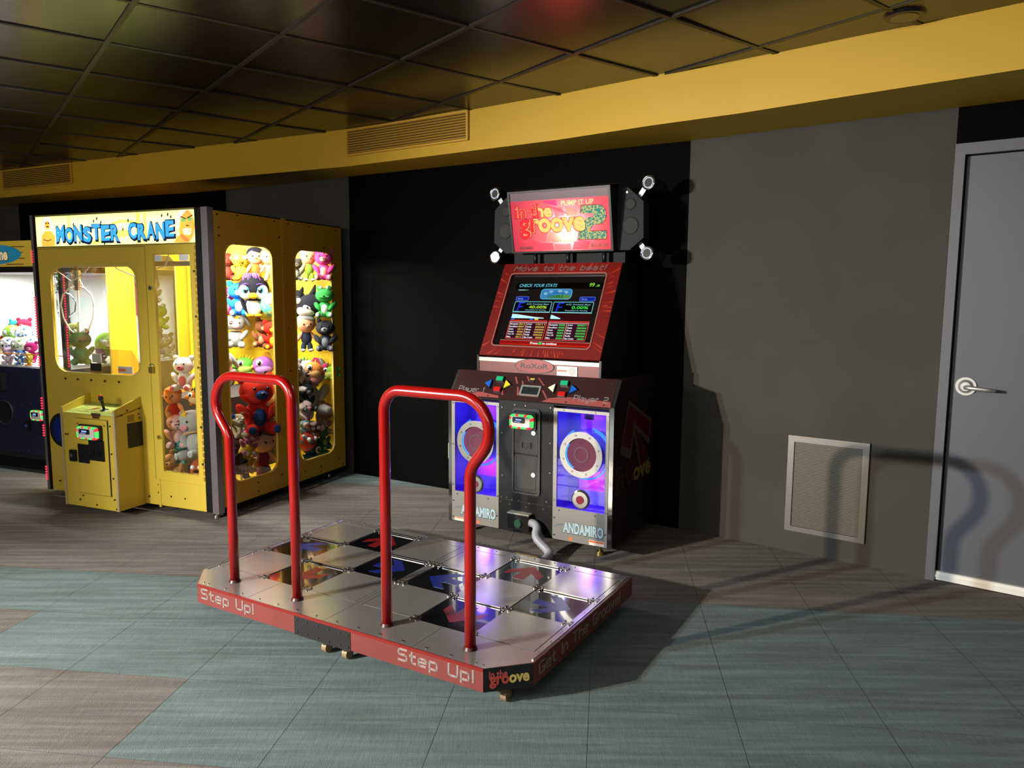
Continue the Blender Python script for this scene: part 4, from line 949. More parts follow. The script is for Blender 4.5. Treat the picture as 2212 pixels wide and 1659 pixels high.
# ------------------------------------------------------------------ yellow crane machine
CYAW = -22.468
CM = Matrix.Translation((-3.31716, 5.26967, 0)) @ Matrix.Rotation(R(CYAW), 4, 'Z')
CLEAR = pane('clear_acrylic', (.97, .98, .97), .08, .02)
def crane_machine():
    t = thing('crane_machine', 'large yellow walk-up plush crane machine with a lit cartoon header', 'crane machine', CM.translation, R(CYAW))
    Wd, H, D = 1.58, 1.966, 1.382
    FR = Pl((0, 0, 0), (1, 0, 0), (0, 0, 1)); SR = Pl((Wd, 0, 0), (0, 1, 0), (0, 0, 1)); SL = Pl((0, D, 0), (0, -1, 0), (0, 0, 1))
    YL = mat('crane_yellow', 'd0b440', .4, bump=(300, .02)); YS = mat('crane_yellow_side', 'c4951b', .5, bump=(300, .03)); YI = mat('crane_yellow_inside', 'e0bb1c', .5)
    # black carcass
    b = MB()
    b.box((.03, .03, .045), (Wd - .03, D, .1)); b.box((.03, .02, 1.94), (Wd - .012, D, H - .004)); b.box((.03, D - .03, .08), (Wd - .012, D, H - .01))
    b.box((Wd - .016, .0, .06), (Wd - .004, .045, 1.95)); b.box((Wd - .03, 1.36, .07), (Wd - .006, D, 1.955))
    b.build('carcass', BLACK, t)
    # inner skins
    b = MB(); b.box((.03, D - .045, .1), (Wd - .03, D - .03, 1.94)); b.build('back_board', YI, t)
    b = MB(); b.box((.03, .03, .1), (Wd - .03, D - .045, .13)); b.build('prize_deck', YI, t)
    b = MB(); b.box((.03, .03, 1.915), (Wd - .03, D - .045, 1.94)); b.build('roof_lining', WHITE, t)
    b = MB(); b.box((.60, .42, .13), (1.16, D - .05, .70)); b.build('prize_riser', mat('riser_shade_dark', '2a2622', .9), t)  # filler block; its dark colour stands in for shade behind the heap
    for z in (1.545, 1.262, 1.005, .785):
        b = MB(); b.box((.40, D - .245, z - .008), (Wd - .035, D - .046, z)); b.build('prize_shelf', CLEAR, t)
    # front corner posts
    PS = mat('post_silver', '9c9298', .3, .75)
    for nm, x0, x1, q0, q1 in (('corner_post', 1.477, 1.53, 1.53, Wd), ('corner_post', .025, .05, 0, .025)):
        b = MB(); b.box((x0, -.004, .05), (x1, .03, H)); o = b.build(nm, BLACK, t)
        b = MB(); b.box((q0, -.006, .045), (q1, .045, H + .002)); b.build('silver_corner', PS, o, bevel=.012, auto=True)
    for u, v in ((.10, .08), (Wd - .08, .06), (.1, D - .1), (Wd - .1, D - .1)):
        b = MB(); b.cyl((u, v, 0), (u, v, .02), .026, .022); b.cyl((u, v, .02), (u, v, .05), .01); b.build('levelling_foot', SCREW, t, auto=True)
    # front door panel
    win = rrect(.16, .9, .965, 1.62, .105, 8); nar = rrect(1.121, .285, 1.42, 1.685, .004, 2)
    fp = plate('front_panel', FR, [rrect(.05, .05, 1.477, 1.752, .002, 2), win, nar], -.016, 0, YL, t)
    plate('window_rim', FR, [rrect(.156, .896, .969, 1.624, .108, 8), rrect(.163, .903, .962, 1.617, .102, 8)], 0, .003, mat('rim_cream', 'cdbb60', .4), fp)
    b = MB(); FR.poly(b, win, -.014, -.011); b.build('front_window', CLEAR, fp)
    b = MB(); FR.box(b, 1.118, .282, 1.424, 1.69, .001, .004); b.build('narrow_window', CLEAR, fp)
    b = MB(); FR.box(b, 1.046, .225, 1.049, 1.74, 0, .0008); FR.box(b, .052, 1.738, 1.05, 1.741, 0, .0008); FR.box(b, .35, .05, .352, .3, 0, .0006); b.build('door_seam', mat('seam_olive', '6e5f14', .6), fp)
    b = MB(); FR.box(b, 1.085, .058, 1.478, .223, 0, .006); lp = b.build('kick_panel', YL, fp)
    b = MB(); FR.box(b, 1.075, .04, 1.092, .225, .0, .009); b.build('kick_strip', YL, lp)
    b = MB()
    for k in range(38):
        z = .25 + .0395 * k; FR.box(b, 1.464, z, 1.478, z + .026, 0, .006)
    b.build('piano_hinge', mat('hinge_gold', 'c89a30', .35, .5), fp)
    b = MB()
    for x, z in ((.25, .855), (.37, .855), (.50, .855), (.63, .855), (.76, .855), (1.457, 1.58), (1.457, 1.30), (1.457, .98), (1.459, .60), (1.459, .36), (.98, .10), (1.07, .135), (1.072, .19), (1.18, .12), (1.30, .118), (.13, .12)): FR.disc(b, x, z, .0075, 0, .006, 12)
    b.build('panel_screws', mat('screw_bronze', '5a4a20', .35, .7), fp)
    b = MB(); FR.disc(b, 1.091, 1.476, .014, 0, .014, 16); b.build('door_lock', CHROME, fp)
    b = MB(); FR.disc(b, 1.10, .51, .013, 0, .012, 16); b.build('door_lock', CHROME, fp)
    b = MB(); FR.box(b, 1.05, .93, 1.083, .97, .004, .02); pk = b.build('padlock', mat('padlock_brass', 'bba25a', .3, .9), fp, bevel=.003)
    b = MB(); FR.ring(b, 1.066, .975, .013, .003, .012, a0=0, a1=pi); b.build('shackle', CHROME, pk, True)
    for q, c in (((1.135, 1.645, 1.19, 1.682), 'c9d6d8'), ((1.34, 1.645, 1.418, 1.684), 'dfe0dc')):
        b = MB(); FR.box(b, *q, .004, .0048); b.build('glass_sticker', mat('sticker_' + c, c, .4), fp)
    b = MB(); FR.box(b, .495, .975, .58, 1.035, -.02, -.018); b.build('notice_white', mat('notice_white', 'e9e4cf', .5), fp)
    b = MB(); FR.box(b, .488, .905, .592, .97, -.009, -.006); nb = b.build('notice_black', mat('notice_black', '26231f', .5), fp)
    b = MB(); FR.box(b, .488, .905, .592, .918, -.006, -.0055); b.build('notice_foot', mat('notice_brown', '9a6e30', .5), nb)
    b = MB(); FR.box(b, .748, .912, .876, .96, -.009, -.006); nb = b.build('notice_grey', mat('notice_grey', 'b9b6ab', .5), fp)
    b = MB(); FR.box(b, .752, .925, .815, .944, -.006, -.0055); b.build('notice_bar', mat('sticker_orange', 'cf6a33', .5), nb)
    # sides
    for nm, P, y in (('side_panel', SR, YS), ('side_panel', SL, YS)):
        X = (lambda v: v) if P is SR else (lambda v: D - v)
        A = lambda a, c: (min(X(a), X(c)), max(X(a), X(c)))
        o0, o1 = A(.041, 1.372); h0, h1 = A(.128, .57); k0, k1 = A(.808, 1.235)
        sp = plate(nm, P, [rrect(o0, .077, o1, 1.952, .003, 2), rrect(h0, .216, h1, 1.757, .085, 8), rrect(k0, .214, k1, 1.755, .085, 8)], -.014, 0, y, t)
        for w0, w1 in ((h0, h1), (k0, k1)):
            plate('window_edge', P, [rrect(w0 - .003, .213, w1 + .003, 1.76, .088, 8), rrect(w0 + .004, .22, w1 - .004, 1.753, .081, 8)], -.01, .003, mat('acrylic_edge', 'e8c860', .2), sp)
            b = MB(); P.poly(b, rrect(w0, .214, w1, 1.757, .085, 8), -.012, -.009); b.build('side_window', CLEAR, sp)
        s0, s1 = A(.672, .717)
        b = MB(); P.box(b, s0, .077, s1, 1.962, 0, .004); b.build('joint_strip', y, sp)
        b = MB()
        for v, z in ((.075, 1.93), (.25, 1.94), (.6, 1.935), (.085, 1.85), (.085, 1.80), (.645, 1.83), (.745, 1.93), (.70, 1.75), (.705, 1.72), (.71, 1.5), (.72, 1.2), (.73, .9), (.735, .55), (.735, .35), (1.15, 1.79), (1.15, 1.75), (1.3, 1.93), (.98, 1.93), (.15, .165), (.36, .17), (.36, .11), (.6, .17), (.86, .14), (1.05, .14), (1.05, .1), (1.28, .15), (1.33, .1)): P.disc(b, X(v), z, .006, 0, .004, 10)
        b.build('panel_screws', SCREWD, sp)
    # header light box
    HB = MB(); HB.box((.05, .02, 1.74), (1.477, .16, 1.752)); HB.box((.05, .16, 1.74), (1.477, .17, 1.95)); hb = HB.build('header_box', WHITE, t)
    b = MB(); FR.box(b, .05, 1.754, 1.477, 1.964, -.004, 0); hd = b.build('header_panel', backlit('header_cream', 'f2eea4', 1.0, .2), t)
    b = MB(); FR.box(b, .05, 1.748, 1.477, 1.756, 0, .006); FR.box(b, .05, 1.955, 1.477, 1.966, 0, .005); b.build('header_rail', mat('header_rail', 'a59a50', .35, .4), hd)
    GRN = backlit('header_green', 'c4e48a', .62, .2)
    b = MB()
    for x, w in ((.36, .03), (1.05, .03), (.98, .05)): FR.poly(b, [(x, 1.76), (x + w, 1.76), (x + w * .8, 1.955), (x + w * .1, 1.955)], .0004, .0008)
    FR.poly(b, [(.74, 1.86), (.78, 1.90), (.86, 1.915), (.98, 1.90), (.97, 1.885), (.86, 1.895), (.79, 1.88)], .0004, .0008); FR.poly(b, [(.76, 1.82), (.82, 1.845), (.90, 1.85), (.93, 1.82), (.88, 1.80), (.80, 1.80)], .0004, .0008)
    FR.poly(b, [(.55, 1.77), (.66, 1.80), (.70, 1.775), (.62, 1.76)], .0004, .0008)
    b.build('swamp_pattern', GRN, hd)
    wob = dict(wob=.006)
    NV, SKY = mat('header_navy', '1c2a52', .5, emit='1c2a52', estr=.25), backlit('header_blue', '4fb0e6', .85, .1)
    for word, x0, x1, base in (('MONSTER', .245, .838, 1.782), ('CRANE', .912, 1.31, 1.786)):
        n = len(word); wl = (x1 - x0) / n
        for k, chx in enumerate(word):
            dz = (.006, -.004, .004, -.003, .008, 0, -.002)[k % 7]; a = x0 + wl * k + .004; e = x0 + wl * (k + 1) - .006
            text('letter_shadow', FR, chx, (a - .005, base - .016 + dz, e + .015, base + .106 + dz), .0008, NV, hd, .065, .0004, **wob)
            text('letter', FR, chx, (a, base + dz, e, base + .10 + dz), .0016, SKY, hd, .045, .0004, **wob)
    b = MB()
    rnd = random.Random(9)
    for x, z in ((.41, 1.895), (.60, 1.91), (.63, 1.925), (.665, 1.90), (.91, 1.905), (1.20, 1.925), (1.25, 1.93), (1.275, 1.915), (.69, 1.765), (.46, 1.775), (1.16, 1.775), (.86, 1.85)):
        FR.poly(b, [(x, z), (x + .008, z - .014), (x + .016, z + .004), (x + .009, z + .016)], .0008, .0012)
    b.build('drips', NV, hd)
    # painted figures at both ends
    SKN = backlit('header_tan', 'd2a468', .5, .1); BRN = mat('header_brown', '5a3d22', .6, emit='5a3d22', estr=.15); WH = backlit('header_white', 'f2ecd8', .8, .1); GE = backlit('header_eye', '7cc48c', .6, .1)
    b = MB(); FR.poly(b, circ(1.408, 1.858, .066, 28, .096), .0008, .0012); FR.poly(b, [(1.30, 1.757), (1.33, 1.795), (1.37, 1.81), (1.43, 1.77), (1.43, 1.757)], .0006, .001); f1 = b.build('painted_head', SKN, hd)
    b = MB(); FR.poly(b, [(1.335, 1.84), (1.338, 1.93), (1.37, 1.957), (1.42, 1.957), (1.385, 1.93), (1.36, 1.90), (1.352, 1.84)], .0012, .0016); b.build('white_hair', WH, f1)
    b = MB(); FR.poly(b, circ(1.385, 1.893, .018, 14, .011), .0012, .0016); FR.poly(b, circ(1.438, 1.897, .018, 14, .011), .0012, .0016); b.build('green_eyes', GE, f1)
    b = MB(); FR.poly(b, [(1.374, 1.837), (1.40, 1.845), (1.448, 1.842), (1.45, 1.818), (1.43, 1.80), (1.385, 1.806)], .0012, .0016); b.build('teeth', WH, f1)
    b = MB()
    for k in range(5): FR.box(b, 1.386 + k * .013, 1.803, 1.3872 + k * .013, 1.843, .0016, .002)
    FR.box(b, 1.376, 1.823, 1.449, 1.8245, .0016, .002); FR.poly(b, [(1.362, 1.912), (1.41, 1.897), (1.408, 1.904), (1.365, 1.919)], .0016, .002); FR.poly(b, [(1.418, 1.9), (1.462, 1.918), (1.462, 1.925), (1.416, 1.908)], .0016, .002)
    FR.poly(b, [(1.40, 1.868), (1.41, 1.855), (1.432, 1.857), (1.43, 1.862), (1.412, 1.862)], .0016, .002); b.build('ink_lines', BRN, f1)
    b = MB(); FR.poly(b, circ(.165, 1.905, .026, 20, .036), .0008, .0012); FR.poly(b, [(.10, 1.757), (.105, 1.83), (.14, 1.86), (.20, 1.86), (.235, 1.82), (.225, 1.757)], .0006, .001); f2 = b.build('painted_head', SKN, hd)
    b = MB(); FR.poly(b, [(.118, 1.845), (.12, 1.92), (.145, 1.953), (.185, 1.953), (.212, 1.915), (.212, 1.85), (.196, 1.86), (.194, 1.91), (.165, 1.928), (.138, 1.91), (.134, 1.86)], .0012, .0016); b.build('white_hair', WH, f2)
    b = MB(); FR.poly(b, circ(.155, 1.912, .008, 10, .005), .0012, .0016); FR.poly(b, circ(.177, 1.912, .008, 10, .005), .0012, .0016); FR.box(b, .155, 1.884, .18, 1.892, .0012, .0016); FR.poly(b, [(.12, 1.80), (.16, 1.79), (.20, 1.80), (.20, 1.805), (.16, 1.796), (.12, 1.806)], .0012, .0016); b.build('ink_lines', BRN, f2)
    lamp('header_tube', 'AREA', (.76, .10, 1.86), 2.4, (1, 1, .88), (.76, -1, 1.86), 1.35, .10, parent=t)
    # red LED reflections in the left post, built as glowing segments
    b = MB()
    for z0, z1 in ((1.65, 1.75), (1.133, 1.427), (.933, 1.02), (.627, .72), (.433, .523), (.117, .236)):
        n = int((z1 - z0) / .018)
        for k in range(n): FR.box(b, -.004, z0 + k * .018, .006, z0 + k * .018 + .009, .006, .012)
    b.build('red_glow_segments', glow('led_glow_red', (1, .03, .06), 2.2), t)
    # inside light, cable, claw, chute
    b = MB()
    for v in (.25, .78): b.cyl((.15, v, 1.9), (Wd - .12, v, 1.9), .013, None, 12)
    b.build('light_tube', glow('tube_white', (1, .97, .9), 9), t, label='white fluorescent tubes under the roof')
    o = lamp('crane_tube_light', 'AREA', (.80, .25, 1.88), 85, (1, .97, .9), None, 1.3, .1, parent=t); o.rotation_euler = (R(4), 0, 0)
    o = lamp('crane_rear_light', 'AREA', (.85, .78, 1.88), 60, (1, .97, .9), None, 1.3, .12, parent=t); o.rotation_euler = (R(25), 0, 0)
    CLW = mat('claw_white', 'dcdad2', .35, .3)
    b = MB(); b.cyl((.22, .15, 1.915), (.22, .15, 1.60), .012); cb = b.build('claw_column', mat('column_yellow', 'c9a52a', .4), t, True)
    b = MB(); b.cyl((.22, .15, 1.60), (.22, .15, 1.46), .028, .022, 20); hub = b.build('claw_hub', CHROME, t, auto=True)
    for k in range(3):
        a = 2 * pi * k / 3 + .35; d = Vector((cos(a), sin(a), 0)); c = Vector((.22, .15, 0))
        pts = [c + d * r_ * .62 + Vector((0, 0, z)) for r_, z in ((.02, 1.49), (.09, 1.475), (.16, 1.43), (.19, 1.36), (.17, 1.27), (.11, 1.19), (.07, 1.165))]
        b = MB(); b.tube(pts, .006, 10); b.build('claw_arm', CLW, hub, True)
        b = MB(); b.tube([c + d * r_ * .62 + Vector((0, 0, z)) for r_, z in ((.02, 1.56), (.06, 1.50), (.11, 1.455))], .004, 8); b.build('claw_strut', CLW, hub, True)
    b = MB(); b.tube([(.10, .06, 1.62), (.30, .05, 1.52), (.42, .06, 1.58), (.52, .08, 1.68)], .004, 8); b.tube([(.62, .05, 1.70), (.74, .05, 1.60), (.9, .05, 1.55), (1.0, .06, 1.545)], .004, 8); b.tube([(1.09, .05, 1.60), (1.17, .05, 1.62), (1.20, .05, 1.70)], .004, 8); b.build('hose_loops', mat('cable_white', 'e8e6dd', .4), t, True)
    b = MB(); b.box((.04, .13, 1.62), (Wd - .06, .17, 1.65)); b.build('gantry_rail', mat('rail_grey', '8f9298', .35, .7), t)
    CH = pane('chute_acrylic', (.93, .90, .74), .12, .06)
    ch = MB(); ch.prism([(.06, .38, z) for z in (0,)] and [(.06, .38, .72), (.55, .38, .72), (.55, .38, .88), (.44, .38, 1.03), (.06, .38, 1.03)], (0, .006, 0)); ch.prism([(.55, .05, .72), (.55, .38, .72), (.55, .38, .88), (.55, .05, .88)], (.006, 0, 0)); ch.box((.06, .05, .72), (.55, .38, .726))
    ch.build('prize_chute', CH, t)
    # prize door at the left of the pod
    b = MB(); FR.disc(b, .19, .49, .118, 0, .014, 36); pd = b.build('prize_door', BLACKP, t)
    b = MB(); FR.disc(b, .195, .49, .092, .014, .0145, 32); b.build('prize_flap', mat('flap_blue', '0e1c48', .12, emit='1030a0', estr=.07), pd)
    # control pod
    u0, u1, f = .472, .946, -.21
    b = MB(); b.prism([(u0, v, z) for v, z in ((0, .045), (f, .045), (f, .66), (0, .70))], (u1 - u0, 0, 0)); pod = b.build('control_pod', YL, t)
    for u in (u0, u1 - .012):
        b = MB(); b.prism([(u, v, z) for v, z in ((0, .69), (f, .65), (f - .004, .70), (0, .768))], (.012, 0, 0)); b.build('pod_cheek', YL, pod)
    for u in (u0, u1):
        b = MB(); b.box((u - .009, f - .006, .045), (u + .009, f + .004, .70)); b.build('pod_edge', mat('edge_pale', 'c9b890', .35, .3), pod, bevel=.003)
    TP = Pl((u0, f, .661), (1, 0, 0), (0, .21, .04))
    b = MB(); TP.box(b, .012, .004, .462, .212, 0, .004); tp = b.build('pod_top', mat('pod_top_green', 'b5c46a', .35), pod)
    b = MB()
    rnd = random.Random(4)
    for k in range(26):
        x, y = rnd.uniform(.03, .42), rnd.uniform(.02, .2); w = rnd.uniform(.02, .06)
        TP.poly(b, [(x, y), (x + w, y + rnd.uniform(-.01, .01)), (x + w * .9, y + .012), (x + w * .1, y + .01)], .004, .0045)
    b.build('printed_pattern', mat('pod_print', '8fa24a', .4), tp)
    b = MB(); TP.poly(b, [(.15, .07), (.20, .085), (.225, .13), (.18, .12)], .0045, .005); b.build('red_print', mat('pod_red', '8a3020', .4), tp)
    text('lettering', TP, 'MONSTER CRANE', (.15, .182, .43, .204), .0045, mat('pod_green_dark', '4a6a2a', .4), tp, .02, .0004)
    b = MB(); TP.disc(b, .285, .09, .028, .004, .010, 20, .016); js = b.build('joystick', BLACKP, tp, auto=True)
    b = MB(); b.tube([TP.p(.285, .09, .008), TP.p(.280, .09, .06), TP.p(.276, .092, .075)], .009, 10, rs=[.008, .009, .014]); b.ball(TP.p(.275, .092, .085), (.016, .016, .018)); b.build('stick', BLACKP, js, True)
    b = MB(); b.ball(TP.p(.275, .092, .102), (.012, .012, .007)); b.build('red_fire_button', mat('fire_red', 'd02a1c', .3), js, True)
    PF = Pl((0, f, 0), (1, 0, 0), (0, 0, 1))
    plate('pod_door_gap', PF, [rrect(.60, .135, .892, .637, .002, 2), rrect(.604, .139, .886, .633, .002, 2)], .0002, .0012, mat('seam_olive', '6e5f14', .6), pod)
    b = MB(); PF.box(b, .884, .14, .893, .632, .0, .0016); b.build('pod_hinge_gap', INK, pod)
    b = MB(); PF.box(b, .604, .139, .884, .633, .0, .004); pdr = b.build('pod_door', YL, pod)
    b = MB(); PF.poly(b, [(.617, .342), (.712, .342), (.712, .366), (.852, .366), (.852, .5), (.718, .5), (.718, .466), (.617, .466)], .004, .012); cpl = b.build('coin_plate', BLACKP, pdr, bevel=.002)
    b = MB()
    for x in (.735, .79): PF.box(b, x, .40, x + .032, .435, .012, .016)
    b.build('coin_slots', DARKM, cpl)
    card_reader(PF, pdr, .652, .508, .18, .082, .011)
    b = MB(); PF.poly(b, rrect(.538, .345, .594, .422, .01), .0, .016); hk = b.build('pod_lock_plate', BLACKP, pod, bevel=.003)
    b = MB(); PF.disc(b, .562, .385, .012, .016, .02, 16); b.build('lock', CHROME, hk)
    b = MB(); PF.box(b, .748, .658, .826, .676, .0, .004); PF.box(b, .757, .641, .817, .658, .0, .003); b.build('sensor_label', [mat('label_brown', '4a3018', .5)], pod)
    b = MB()
    for x, z in ((.50, .52), (.52, .52), (.62, .60), (.86, .60), (.91, .60), (.91, .42), (.915, .26), (.915, .12), (.60, .09), (.75, .07), (.93, .06), (.63, .12)): PF.disc(b, x, z, .006, 0, .005, 10)
    b.build('pod_screws', MATS['screw_bronze'], pod)
    PS_ = Pl((u1, f, 0), (0, 1, 0), (0, 0, 1))
    b = MB(); PS_.box(b, .095, .443, .207, .604, 0, .004); b.build('speaker_mesh', mat('mesh_black', '15130f', .6), pod)
    b = MB()
    for k in range(5): PS_.box(b, .10, .615 + .009 * k, .155 - .006 * (k % 2), .619 + .009 * k, 0, .0006)
    b.build('small_print', INK, pod)
    b = MB()
    for y, z in ((.055, .665), (.19, .63), (.19, .69), (.185, .655), (.1, .69)): PS_.disc(b, y, z, .006, 0, .005, 10)
    b.build('pod_screws', MATS['screw_bronze'], pod)
    return t
crane_machine()

# ------------------------------------------------------------------ navy crane machine beyond it
NM = Matrix.Translation((-3.43, 5.77, 0)) @ Matrix.Rotation(R(CYAW), 4, 'Z')
def navy_crane():
    t = thing('crane_machine', 'navy blue crane machine with a yellow header, half hidden behind the large yellow one', 'crane machine', NM.translation, R(CYAW))
    W, D, H = 1.45, 1.16, 1.845
    FR = Pl((0, 0, 0), (1, 0, 0), (0, 0, 1)); SR = Pl((0, 0, 0), (0, 1, 0), (0, 0, 1))
    NV = mat('navy_panel', '1c2140', .4, .2)
    b = MB(); b.box((-W, .0, .12), (0, D, .85)); lb = b.build('lower_cabinet', NV, t)
    b = MB(); b.box((-W + .02, .03, .02), (-.02, D - .02, .12)); b.build('kick_base', BLACK, t)
    b = MB(); FR.box(b, -W, .118, 0, .15, 0, .006); b.build('kick_strip', BLACKP, lb)
    plate('speaker_ring', FR, [circ(-.755, .475, .10, 40), circ(-.755, .475, .094, 40)], 0, .006, mat('ring_grey', '6a6c70', .3, .8), lb)
    b = MB(); FR.disc(b, -.755, .475, .094, 0, .003, 32); b.build('speaker_face', BLACKP, lb)
    b = MB(); FR.poly(b, rrect(-.51, .345, -.455, .425, .012), 0, .014); lk = b.build('lock_plate', BLACKP, lb, bevel=.003)
    b = MB(); FR.disc(b, -.485, .385, .013, .014, .02, 16); b.build('lock', mat('lock_blue', '5a6ad0', .3, .3), lk)
    card_reader(FR, lb, -.40, .44, .14, .08, .008)
    b = MB()
    for x, z in ((-.55, .55), (-.5, .18), (-.62, .16), (-.44, .56), (-.7, .15), (-.38, .3)): FR.disc(b, x, z, .006, 0, .004, 10)
    b.build('screws', SCREW, lb)
    b = MB(); b.box((-.86, -.05, .66), (-.70, 0, .80)); b.build('button_box', BLACKP, lb, bevel=.01)
    # upper case
    b = MB(); b.box((-W, D - .03, .85), (0, D, H)); b.box((-W, .03, .85), (-W + .02, D - .03, H)); b.build('back_wall', WHITE, t)
    for u in (-W, -.035):
        for v in (0, D - .06):
            b = MB(); b.box((u, v, .85), (u + .035, v + .035, 1.63)); b.build('pillar', BLACKP, t)
    b = MB(); b.box((-W, 0, 1.60), (0, D, 1.645)); b.build('top_rail', BLACKP, t)
    b = MB(); b.box((-W, .01, 1.645), (0, D, H)); hd = b.build('header_box', mat('header_yellow', 'd8b83c', .45, emit='d8b83c', estr=.18), t)
    b = MB()
    for k in range(4): FR.box(b, -.62, 1.66 + k * .045, -.42 + (k % 2) * .02, 1.668 + k * .045, -.009, -.0085)
    b.build('grain_lines', mat('header_brown_line', '9a6a28', .5), hd)
    b = MB(); FR.poly(b, circ(-.77, 1.742, .33, 40, .078), -.009, -.007); ov = b.build('blue_oval', mat('header_oval', '2a8ab0', .4, emit='2a8ab0', estr=.25), hd)
    text('letter_shadow', FR, 'ne', (-.70, 1.69, -.59, 1.765), -.007, INK, ov, .06, .0006); text('lettering', FR, 'ne', (-.695, 1.695, -.597, 1.762), -.0062, mat('header_letter', 'f0d8a0', .4, emit='f0d8a0', estr=.4), ov, .04, .0006)
    text('lettering', FR, 'TM', (-.535, 1.765, -.5, 1.78), -.009, INK, hd, .01, .0006)
    b = MB(); FR.box(b, -W + .03, .86, -.03, 1.60, -.012, -.008); b.build('front_window', CLEAR, t)
    b = MB(); SR.box(b, .03, .86, D - .06, 1.60, -.014, -.010); b.build('side_window', pane('grey_acrylic', (.82, .84, .86), .1, .02), t)
    b = MB(); b.box((-W + .03, .03, .85), (-.03, D - .03, .86)); b.build('prize_deck', WHITE, t)
    b = MB(); b.box((-W + .03, .03, .95), (-.03, .034, .958)); b.build('orange_edge', mat('edge_orange', 'e89a3a', .3, emit='e89a3a', estr=.3), t)
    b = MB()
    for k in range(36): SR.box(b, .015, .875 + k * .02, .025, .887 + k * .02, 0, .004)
    b.build('red_glow_segments', MATS['led_glow_red'], t)
    b = MB(); b.box((-.60, .34, 1.57), (-.50, .44, 1.60)); cl = b.build('claw_carriage', DARKM, t)
    b = MB(); b.cyl((-.55, .39, 1.57), (-.55, .39, 1.42), .022); hub = b.build('claw_hub', CHROME, t, True)
    for k in range(3):
        a = 2 * pi * k / 3 + .6; d = Vector((cos(a), sin(a), 0)); c = Vector((-.55, .39, 0))
        b = MB(); b.tube([c + d * r_ + Vector((0, 0, z)) for r_, z in ((.02, 1.45), (.08, 1.43), (.12, 1.37), (.11, 1.29), (.06, 1.24))], .006, 10); b.build('claw_arm', CHROME, hub, True)
    b = MB(); b.tube([(-.50, .3, 1.58), (-.42, .25, 1.50), (-.30, .2, 1.53), (-.2, .2, 1.59)], .006, 8); b.build('hose_loop', MATS['cable_white'], t, True)
    b = MB(); b.box((-.62, D - .034, 1.24), (-.30, D - .031, 1.54)); b.build('pink_banner', mat('banner_pink', 'd8486a', .5), t)
    lamp('navy_crane_light', 'AREA', (-.75, .45, 1.59), 42, (.95, .98, 1), (-.75, .45, .8), .9, .3, parent=t)
navy_crane()

# ------------------------------------------------------------------ plush toys
BS = 'plush toys on the back shelves'; HP = 'plush toys heaped against the side windows'
def fur(h):
    return mat('plush_' + h, h, .95, spec=.1, bump=(90, .5), var=(14, .12))
EYE = mat('toy_eye_black', '0c0c10', .15); EYEW = mat('toy_eye_white', 'f2f2f0', .3)
def spotted(name, a, c, scale=40):
    if name in MATS: return MATS[name]
    m = mat(name, a, .9, spec=.1); nt = m.node_tree; b = nt.nodes['Principled BSDF']
    tc = nt.nodes.new('ShaderNodeTexCoord'); v = nt.nodes.new('ShaderNodeTexVoronoi'); v.inputs['Scale'].default_value = scale / 10
    nt.links.new(tc.outputs['Object'], v.inputs['Vector']); r = nt.nodes.new('ShaderNodeValToRGB'); r.color_ramp.interpolation = 'CONSTANT'
    r.color_ramp.elements[0].color = (*hexc(c), 1); r.color_ramp.elements[1].color = (*hexc(a), 1); r.color_ramp.elements[1].position = .34
    nt.links.new(v.outputs[0], r.inputs[0]); nt.links.new(r.outputs[0], b.inputs['Base Color']); return m
def toy_root(M, kind, label, u, v, z, yaw, tilt, roll, size, group):
    X = M @ Matrix.Translation((u, v, z)) @ Euler((R(tilt), R(roll), R(yaw)), 'XYZ').to_matrix().to_4x4()
    t = thing(kind, label, 'plush toy', X.translation, group=group, rot=X.to_euler()); t.scale = (size,) * 3
    return t
def cone(name, parent, base, tip, r, m_, n=14, r1=.02):
    b = MB(); b.cyl(base, tip, r, r1, n); return b.build(name, m_, parent, True)
